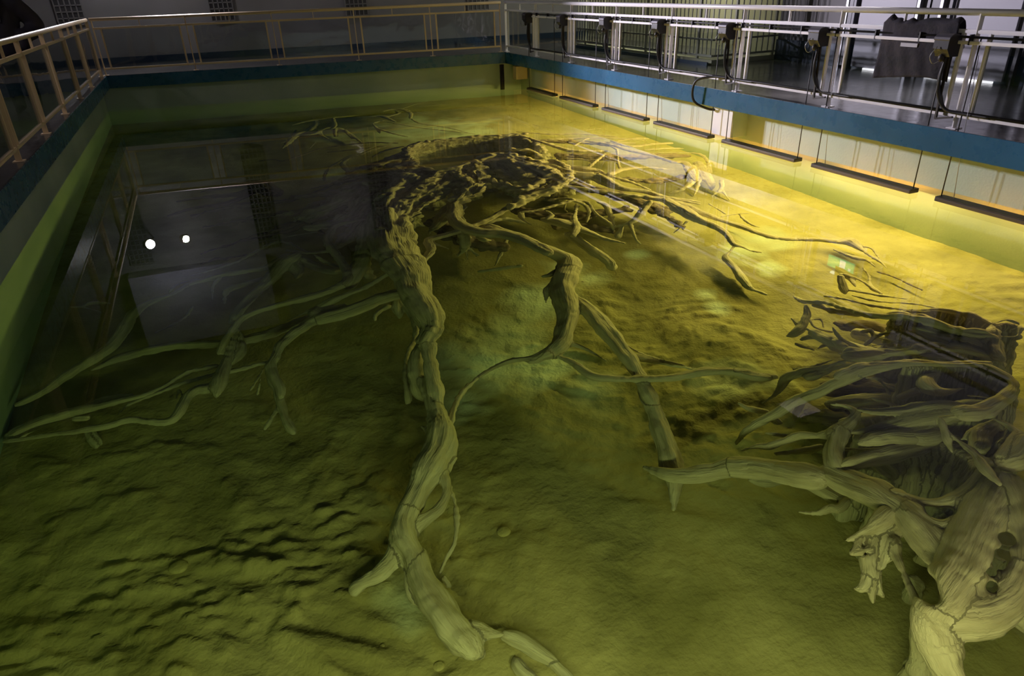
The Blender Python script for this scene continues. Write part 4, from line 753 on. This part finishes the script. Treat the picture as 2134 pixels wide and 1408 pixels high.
# ------------------------------------------------------------------ railings
def railing(label, posts, mat_, rods=True, wfr=.045):
    """posts: base points in order; handrail, middle rail, bottom rail, posts, glass panes with their side bars"""
    P = [Vector(p) for p in posts]; root = empty('railing', tuple(P[0])); tag(root, label, 'railing', None)
    z0 = ZF; zt = RT-.03; zm = RT-.19; zb = ZF+.12
    A, B = P[0], P[-1]; d = (B-A).normalized(); up = Vector((0, 0, 1))
    def at(p, z): return Vector((p.x, p.y, z))
    e = .03
    MB().tube([at(A-d*e, zt), at(B+d*e, zt)], .030, 14).build('handrail', mat_, root, True)
    MB().obox(at(A, zm), at(B, zm), .045, .035, bev=.006).build('middle_rail', mat_, root)
    MB().obox(at(A, zb), at(B, zb), .045, .035, bev=.006).build('bottom_rail', mat_, root)
    for p in P:
        b = MB().obox(at(p, z0), at(p, zt), .055, .016, up=tuple(d), bev=.003)
        b.box((p.x-.05, p.y-.05, z0), (p.x+.05, p.y+.05, z0+.008))
        b.build('post', mat_, root)
    for p, q in zip(P, P[1:]):
        L_ = (q-p).length; o1, o2 = p+d*.13, q-d*.13
        for o in (o1, o2): MB().obox(at(o, zb), at(o, zm), .04, .03, up=tuple(d), bev=.004).build('side_bar', mat_, root)
        MB().obox(at((p+q)/2, zm), at((p+q)/2, zt), .03, .012, up=tuple(d)).build('stub', mat_, root)
        n = Vector((-d.y, d.x, 0))*.003
        a1, a2 = at(o1+d*.015, zb+.02), at(o2-d*.015, zb+.02); h = Vector((0, 0, zm-zb-.04))
        MB().poly([a1-n, a2-n, a2-n+h, a1-n+h], n*2).build('glass_pane', M['glass'], root)
    return root
xl_ = XL+.09
lposts = [(xl_, y, 0) for y in (16.50, 14.62, 13.0, 11.3, 9.68, 8.06, 6.44, 4.82, 3.2, 1.58)][::1]
railing('cream railing with glass panes along the left edge of the pool', lposts, M['rail'])
fp = [-1.69, -.02, 1.62, 3.27, 4.88, 6.44]
railing('cream railing with glass panes across the far end of the pool', [(x, yfar(x)-.06, 0) for x in fp], M['rail'])
rposts = [15.72, 14.13, 12.55, 10.93, 9.35, 7.78, 6.20, 4.62, 3.04, 1.46]
railing('white railing along the right edge, hung with black boxes and cables', [(6.60, y, 0) for y in rposts], M['railw'])

# ------------------------------------------------------------------ suspended tube lamps, hangers and cables on the right hand railing
for i, (a, b) in enumerate(FIX):
    where = ['nearest the far corner', 'second from the far corner', 'third from the far corner', 'beyond the white box',
             'before the white box', 'second before the white box', 'below the black cloth', 'by the near corner'][i]
    t = empty('tube_lamp', (6.56, a, 0)); tag(t, 'dark tube lamp on the water by the right wall, '+where, 'lamp', 'tube lamps floating along the right wall')
    hs = MB().box((6.49, a, .006), (6.62, b, .045), .008).build('housing', M['blackm'], t)
    MB().box((6.495, a, .045), (6.615, b, .052)).build('hood', M['blackm'], hs)
    MB().tube([(6.635, a+.08, .018), (6.635, b-.08, .018)], .013, 10).build('tube', M['tube'], hs, True)
    for y in (a+.02, b-.02):
        MB().tube([(6.555, y, .05), (6.55, y, 1.50)], .0065, 6).build('hanging_cable', M['black'], t, True)
    MB().tube([(6.545, b-.16, .05), (6.53, b-.10, .7), (6.53, b-.05, 1.36)], .0035, 5).build('signal_wire', M['grey'], t, True)
for i, y in enumerate(rposts[1:9]):
    where = ['nearest the far corner', 'second from the far corner', 'third from the far corner', 'fourth from the far corner', 'above the white box',
             'two panels short of the black cloth', 'beside the black cloth', 'by the near corner'][i]
    yb = y+.20
    t = empty('winch_box', (6.5, yb, 1.40)); tag(t, 'black cable box hooked on the white railing, '+where, 'box', 'cable boxes on the right railing')
    b = MB(); prof = []
    for k in range(9):
        a_ = PI*k/8; prof.append((6.50-.085*math.cos(a_), 1.475+.055*math.sin(a_)))
    pts = [(6.415, 1.40)] + prof + [(6.585, 1.33), (6.47, 1.33)]
    b.poly([(x, yb-.075, z) for x, z in pts], (0, .15, 0)); cs = b.build('casing', M['black'], t)
    pts2 = [(x, z) for x, z in prof[:5]] + [(6.42, 1.44)]
    MB().poly([(x-.008, yb-.08, z+.006) for x, z in prof[:4]] + [(x-.002, yb-.08, z-.002) for x, z in prof[:4][::-1]], (0, .16, 0)).build('hood', M['hoodg'], cs)
    pu = MB().sphere((6.46, yb, 1.32), .028, (1, 1, 1.3)).build('pulley', M['blackm'], t, True)
    MB().tube(spline([(6.40, yb+.02, 1.42), (6.37, yb+.05, 1.34), (6.41, yb+.04, 1.27), (6.46, yb, 1.30)], 6), .004, 5).build('wire_loop', M['grey'], pu, True)
    MB().obox((6.52, yb-.03, 1.36), (6.54, yb-.03, .76), .025, .02, bev=.003).obox((6.54, yb-.03, .765), (6.54, yb-.20, .80), .02, .018).build('bracket', M['blackm'], t)
    for q, (dx, r) in enumerate(((0, .016), (.02, .014), (-.02, .012))):
        pts = spline([(6.52+dx, yb-.02, 1.36), (6.50+dx, yb-.0+dx, 1.15), (6.52+dx, yb-.03, .98), (6.53, yb-.12, .86), (6.555, yb-.30, .84), (6.565, yb-.55, .838)], 6)
        MB().tube(pts, r, 8).build('power_cable', M['black'], t, True)
# long cable runs zip-tied to the middle and bottom rails
for z, lab, r in ((1.50, 'black cable run tied along the middle rail of the right railing', .011), (.842, 'thick black cable run along the bottom rail of the right railing', .016)):
    t = empty('cable_run', (6.56, 14.2, z)); tag(t, lab, 'cable')
    MB().tube([(6.565, 14.2, z), (6.565, 9, z+.002), (6.565, 1.46, z)], r, 8).build('cable', M['black'], t, True)
    if z > 1: 
        MB().tube([(6.565, 14.2, z), (6.565, 14.35, z), (6.56, 14.36, z-.02), (6.56, 14.36, .86), (6.56, 14.33, .84), (6.57, 14.1, .842)], .014, 8).build('end_cable', M['black'], t, True)
        MB().obox((6.55, 14.2, 1.455), (6.55, 1.46, 1.455), .03, .03, bev=.004).build('carrier_bar', M['railw'], t)
        for y in np.arange(14.0, 1.5, -.52):
            MB().box((6.535, y-.007, 1.436), (6.59, y+.007, 1.525)).build('cable_tie', M['black'], t)
tag(MB().tube(spline([(6.56, 7.95, .845), (6.50, 8.2, .84), (6.40, 8.40, .78), (6.38, 8.45, .62), (6.42, 8.42, .48), (6.55, 8.3, .40), (6.66, 8.25, .38)], 7), .017, 10).build('hose', M['black'], None, True),
    'thick black hose looping over the blue kerb to the white box', 'hose')
t = empty('skimmer_box', (6.75, 8.05, .1)); tag(t, 'white box mounted on the right pool wall under the blue kerb', 'box')
MB().box((6.655, 7.86, .055), (6.92, 8.27, .46), .004).build('body', M['poolwall'], t)
MB().box((6.640, 7.86, .055), (6.655, 8.27, .46), .003).build('cover_plate', M['white'], t)
tag(MB().box((6.62, 15.25, .12), (6.90, 15.45, .40), .01).build('pump_housing', M['rail']), 'small beige box on the pool wall in the far right corner', 'box')
tag(MB().tube([(6.35, 15.45, .45), (6.35, 15.45, -.6)], .05, 12).build('drain_pipe', M['blackm'], None, True), 'dark vertical pipe in the far right corner of the pool', 'pipe')

# the near-wall lamps
for i, (a, b) in enumerate(NFIX):
    t = empty('tube_lamp', (a, .45, 0)); tag(t, 'slim dark tube lamp floating along the near wall, below the camera walkway', 'lamp', 'tube lamps floating along the near wall')
    MB().box((a, .40, .006), (b, .52, .045), .008).build('housing', M['blackm'], t)
    MB().tube([(a+.05, .55, -.02), (b-.05, .55, -.02)], .013, 8).build('tube', M['tube'], t, True)

# ------------------------------------------------------------------ black cloth over the rail
t = empty('black_cloth', (6.55, 5.2, 1.5)); tag(t, 'crumpled black cloth draped over the white railing beside a cable box', 'cloth')
b = MB(); nu, nv = 40, 30; y0, y1 = 4.78, 5.62; vs = []
for j in range(nv+1):
    v = j/nv; row = []
    for i in range(nu+1):
        u = i/nu; y = y0+(y1-y0)*u; zz = RT-.12; zb = 1.10 + .05*(u < .75)*0 - .05*max(0, u-.8)*5*.4
        if v < .25: x = 6.60+.09*(1-v/.25); z = zz - .25*(1-v/.25)**2 + .02
        else: x = 6.60-.045-.008*math.sin(u*9+v*4)-.006*math.sin(u*31+v*9)*v; z = zz-(v-.25)/.75*(zz-zb)
        z += .012*math.sin(u*23+2*math.sin(u*9))*(v < .3) + .02*math.sin(u*5.3)*v + .075*math.exp(-((u-.93)/.05)**2)*(1-v) + .035*math.exp(-((u-.1)/.08)**2)*(1-v)
        row.append(b.b.verts.new((x, y, z)))
    vs.append(row)
for j in range(nv):
    for i in range(nu): b.b.faces.new((vs[j][i], vs[j][i+1], vs[j+1][i+1], vs[j+1][i]))
o = b.build('drape', M['cloth'], t, True); md = o.modifiers.new('thick', 'SOLIDIFY'); md.thickness = .006
MB().box((6.545, 5.17, 1.385), (6.549, 5.36, 1.42)).build('paper_tag', M['door'], t)

# ------------------------------------------------------------------ balustrade round the stairwell
fr = empty('balustrade', (8.35, 13, ZF)); tag(fr, 'tall barred balustrade round the stairwell behind the right railing', 'fence')
FP = [(8.35, 15.6), (8.30, 10.52), (10.25, 10.58)]
for (xa, ya), (xb, yb), nbar in ((FP[0], FP[1], 42), (FP[1], FP[2], 15)):
    for z, w_ in ((ZF+.14, .035), (ZF+.40, .03), (ZF+1.75, .05)):
        MB().obox((xa, ya, z), (xb, yb, z), w_, w_).build('rail', M['fence'], fr)
    for k in range(nbar):
        f = (k+.5)/nbar; x = xa+(xb-xa)*f; y = ya+(yb-ya)*f; big_ = k % 7 == 3
        MB().obox((x, y, ZF+(0 if big_ else .14)), (x, y, ZF+1.75), .04 if big_ else .016, .04 if big_ else .016).build('baluster' if not big_ else 'post', M['fence'], fr)
tag(MB().poly([(8.35, 15.6, ZF), (8.25, 10.46, ZF), (10.3, 10.52, ZF), (10.3, 10.66, ZF), (8.42, 10.6, ZF), (8.5, 15.6, ZF)], (0, 0, .08)).build('trim_4', M['hall2']), kind='structure')
tag(MB().obox((8.22, 15.6, ZF+.03), (8.12, 10.4, ZF+.03), .03, .06).build('baseboard_stair', M['base']), kind='structure')

# ------------------------------------------------------------------ sliding doors on the right wall
XE = 9.66
def panel(name, y0, y1, m_, z1=2.9, x=XE, t_=.04): return MB().box((x-t_, y0, ZF+.03), (x, y1, z1), .005).build(name, m_, struct=True)
panel('door_1', 7.75, 8.72, M['door']); panel('door_2', 6.25, 7.1, M['door']); panel('door_3', 4.2, 5.8, M['hall'])
for i, y in enumerate((7.18, 7.32, 7.52, 7.68, 8.80, 8.95, 6.12, 5.9)):
    MB().box((XE-.06, y, ZF), (XE+.01, y+.045, 2.95)).build('door_frame_%d' % (i+1), M['grey'] if i % 2 else M['dframe'], struct=True)
panel('door_4', 7.37, 7.5, M['dframe'], x=XE-.01); panel('door_5', 8.86, 8.94, M['dframe'], x=XE-.01)
for a_, b_ in ((7.78, 8.45), (6.35, 7.35)):
    o = MB().box((XE-.075, a_, ZF+.002), (XE-.045, b_, ZF+.028)).build('light_gap', M['gap']); tag(o, 'bright strip of light under the %s white sliding door' % ('left' if a_ > 7.5 else 'right'), 'light')

# exit sign over the doors
t = empty('exit_sign', (9.6, 8.12, 2.43)); tag(t, 'green and white emergency exit sign, seen mirrored in the water at right', 'sign')
MB().box((9.58, 7.82, 2.34), (9.66, 8.42, 2.58), .006).build('sign_box', M['white'], t)
MB().box((9.574, 7.84, 2.36), (9.58, 8.40, 2.56)).build('sign_face', M['green'], t)
b = MB(); b.box((9.570, 8.02, 2.375), (9.574, 8.14, 2.545)).box((9.570, 7.90, 2.47), (9.574, 7.95, 2.51)).build('pictogram', M['signw'], t)
tag(MB().box((9.56, 7.86, 2.64), (9.66, 8.30, 2.67)).build('strip_light', M['signw']), 'thin white strip light above the exit sign', 'light')

# far wall: lattice grilles, spotlights, pale panel
for i, (xa, xb, z0) in enumerate(((-2.62, -2.08, 1.56), (.56, 1.08, 1.50), (3.70, 4.24, 1.48), (6.84, 7.42, 1.48))):
    g_ = empty('wall_grille', ((xa+xb)/2, ybk((xa+xb)/2)-.03, z0)); tag(g_, 'dark lattice grille on the back wall, %s from the left' % ['first', 'second', 'third', 'fourth'][i], 'grille', 'lattice grilles on the back wall')
    y = ybk((xa+xb)/2)-.04
    MB().box((xa, y+.01, z0), (xb, y+.03, 4.2)).build('backing', M['dframe'], g_)
    b = MB(); 
    for k in range(6): x = xa+(xb-xa)*k/5; b.box((x-.012, y-.012, z0), (x+.012, y+.012, 4.2))
    z = z0
    while z < 4.2: b.box((xa, y-.012, z-.012), (xb, y+.012, z+.012)); z += .13
    b.build('lattice', M['hall'], g_)
for i, s in enumerate(SPOTS):
    t = empty('spotlight', s); tag(t, 'bright white spotlight high on the back wall, the %s one of the mirrored pair' % ('left' if i == 0 else 'right'), 'lamp', 'spotlights on the back wall')
    d = (Vector((5.2, 5.5, .6))-Vector(s)).normalized()
    b = MB().tube([Vector(s)-d*.02+Vector((0, 0, 0)), Vector(s)+d*.001], [.03, .11 if i == 0 else .08], 20); b.build('lens', M['bulb'], t, True)
    MB().tube([Vector(s)-d*.22, Vector(s)-d*.16, Vector(s)-d*.025], [.06, .12, .12], 20).build('body', M['blackm'], t, True)
    MB().obox(Vector(s)-d*.15, (s[0], ybk(s[0])-.01, s[2]+.15), .03, .03).build('bracket', M['blackm'], t)
MB().box((-2.75, ybk(0)-.30, 4.36), (.68, ybk(-2.75)-.02, 6.4), .01).build('bulkhead_panel', M['door'], struct=True)
light('bulkhead_glow', 'AREA', (-1.6, 17.6, 4.1), (-1.4, 19.2, 5.0), 14, (.8, .78, 1.), .5, .2)
for p, e, c in FILL_LAMPS:
    t = empty('added_ceiling_lamp', p); tag(t, 'deep hooded square lamp added overhead out of view to brighten the hall', 'lamp', 'added overhead fill lamps')
    b = MB().box((p[0]-.25, p[1]-.25, p[2]+.02), (p[0]+.25, p[1]+.25, p[2]+.05))
    for sx, sy in ((1, 0), (-1, 0), (0, 1), (0, -1)):
        dp = .45 if (sy < 0 or (sx*p[0] < -20 if p[0] < 0 else sx < 0)) else .06
        if 7 < p[0] < 9: dp = .78  # deep sides hide the added lamp's reflection in the water
        b.box((p[0]+.235*sx-(.25 if sy else .015), p[1]+.235*sy-(.25 if sx else .015), p[2]-dp), (p[0]+.235*sx+(.25 if sy else .015), p[1]+.235*sy+(.25 if sx else .015), p[2]+.02))
    b.build('hood', M['blackm'], t)
    MB().box((p[0]-.2, p[1]-.2, p[2]+.0), (p[0]+.2, p[1]+.2, p[2]+.02)).build('diffuser', M['diff'], t)
    MB().obox((p[0], p[1], p[2]+.05), (p[0], p[1], 7), .02, .02).build('rod', M['blackm'], t)

# ------------------------------------------------------------------ person behind the left railing
px_, py_ = -2.28, 12.0
pr = empty('person', (px_, py_, ZF)); tag(pr, 'person in a dark navy coat with open collar, standing behind the left railing', 'person')
def B(pts): return [(px_+x, py_+y, ZF+z, r) for x, y, z, r in pts]
def plain(name, strokes, vox, k, m_, holes=()):
    V, Q, _ = sdf_mesh(strokes, list(holes), vox, k, 0); return link(name, np_mesh(name, V, Q), m_, pr, True)
limbs = [B([(0, 0, .85, .13), (0, 0, 1.1, .13), (0, 0, 1.32, .13)]), B([(-.17, 0, 1.38, .06), (0, 0, 1.42, .065), (.17, 0, 1.38, .06)]), B([(0, 0, 1.38, .055), (0, -.01, 1.5, .052)]),
         B([(0, -.01, 1.60, .082), (0, -.02, 1.66, .088)]), B([(0, -.035, 1.52, .048), (0, -.02, 1.58, .07)]), B([(0, -.105, 1.585, .012), (0, -.10, 1.62, .009)]),
         B([(-.085, 0, 1.59, .012), (-.088, .005, 1.63, .016)]), B([(.085, 0, 1.59, .012), (.088, .005, 1.63, .016)]), B([(-.02, -.085, 1.535, .010), (.02, -.085, 1.535, .010)]),
         B([(-.2, 0, 1.37, .055), (-.3, .06, 1.1, .042), (-.22, -.1, .93, .032)]), B([(.2, 0, 1.37, .055), (.3, .06, 1.1, .042), (.22, -.1, .93, .032)]),
         B([(-.09, 0, .9, .09), (-.1, -.01, .48, .065), (-.1, .02, .08, .042)]), B([(.09, 0, .9, .09), (.1, -.01, .48, .065), (.1, .02, .08, .042)])]
for sx in (-1, 1):
    limbs.append(B([(.22*sx, -.1, .93, .034), (.2*sx, -.135, .88, .034)]))
    for f in range(4): limbs.append(B([(.2*sx+(f-1.5)*.017, -.14, .88, .0095), (.2*sx+(f-1.5)*.017, -.155, .84, .009), (.2*sx+(f-1.5)*.017, -.14, .805+.008*abs(f-1.5), .0075)]))
    limbs.append(B([(.2*sx-.03*sx, -.12, .90, .012), (.2*sx-.055*sx, -.14, .86, .009)]))
plain('body', limbs, .008, .03, M['skin'], [B([(-.032, -.112, 1.628, .012)]*2), B([(.032, -.112, 1.628, .012)]*2)])
for sx in (-1, 1): MB().sphere((px_+.032*sx, py_-.098, ZF+1.628), .012).build('eye', M['white'], pr, True)
plain('hair', [B([(0, .01, 1.69, .085), (0, .03, 1.63, .085)]), B([(-.05, -.05, 1.72, .04), (.05, -.05, 1.72, .04)]), B([(0, .05, 1.56, .06), (0, .05, 1.6, .07)])], .01, .03, M['hair'])
plain('coat', [B([(0, 0, .82, .20), (0, 0, 1.05, .19), (0, .01, 1.30, .19)]), B([(-.2, .01, 1.36, .10), (0, .03, 1.42, .10), (.2, .01, 1.36, .10)]),
      B([(-.22, .01, 1.35, .095), (-.36, .06, 1.08, .085), (-.25, -.09, .95, .065)]), B([(.22, .01, 1.35, .095), (.38, .06, 1.08, .09), (.25, -.09, .95, .065)]), B([(-.22, -.10, .95, .08), (-.2, -.13, .84, .075)]), B([(.22, -.10, .95, .08), (.2, -.13, .84, .075)]), B([(-.08, -.04, 1.5, .035), (0, .06, 1.52, .035), (.08, -.04, 1.5, .035)])], .012, .06, M['coat'],
      [B([(0, -.2, 1.5, .045), (0, -.24, 1.15, .03)])])
plain('scarf', [B([(-.05, -.10, 1.48, .035), (-.045, -.20, 1.38, .022), (-.03, -.215, 1.15, .018), (-.03, -.20, .95, .014)]), B([(.06, -.10, 1.48, .03), (.05, -.20, 1.36, .02), (.03, -.215, 1.15, .014)])], .008, .02, M['lining'])
plain('trousers', [B([(0, 0, .86, .14), (0, 0, .92, .15)]), B([(-.09, 0, .9, .105), (-.1, -.01, .48, .08), (-.1, .02, .08, .075)]), B([(.09, 0, .9, .105), (.1, -.01, .48, .08), (.1, .02, .08, .075)])], .014, .04, M['trouser'])
for sx in (-1, 1): plain('shoe', [B([(.1*sx, .03, .05, .05), (.1*sx, -.08, .045, .046), (.1*sx, -.17, .035, .036)])], .008, .02, M['black'])
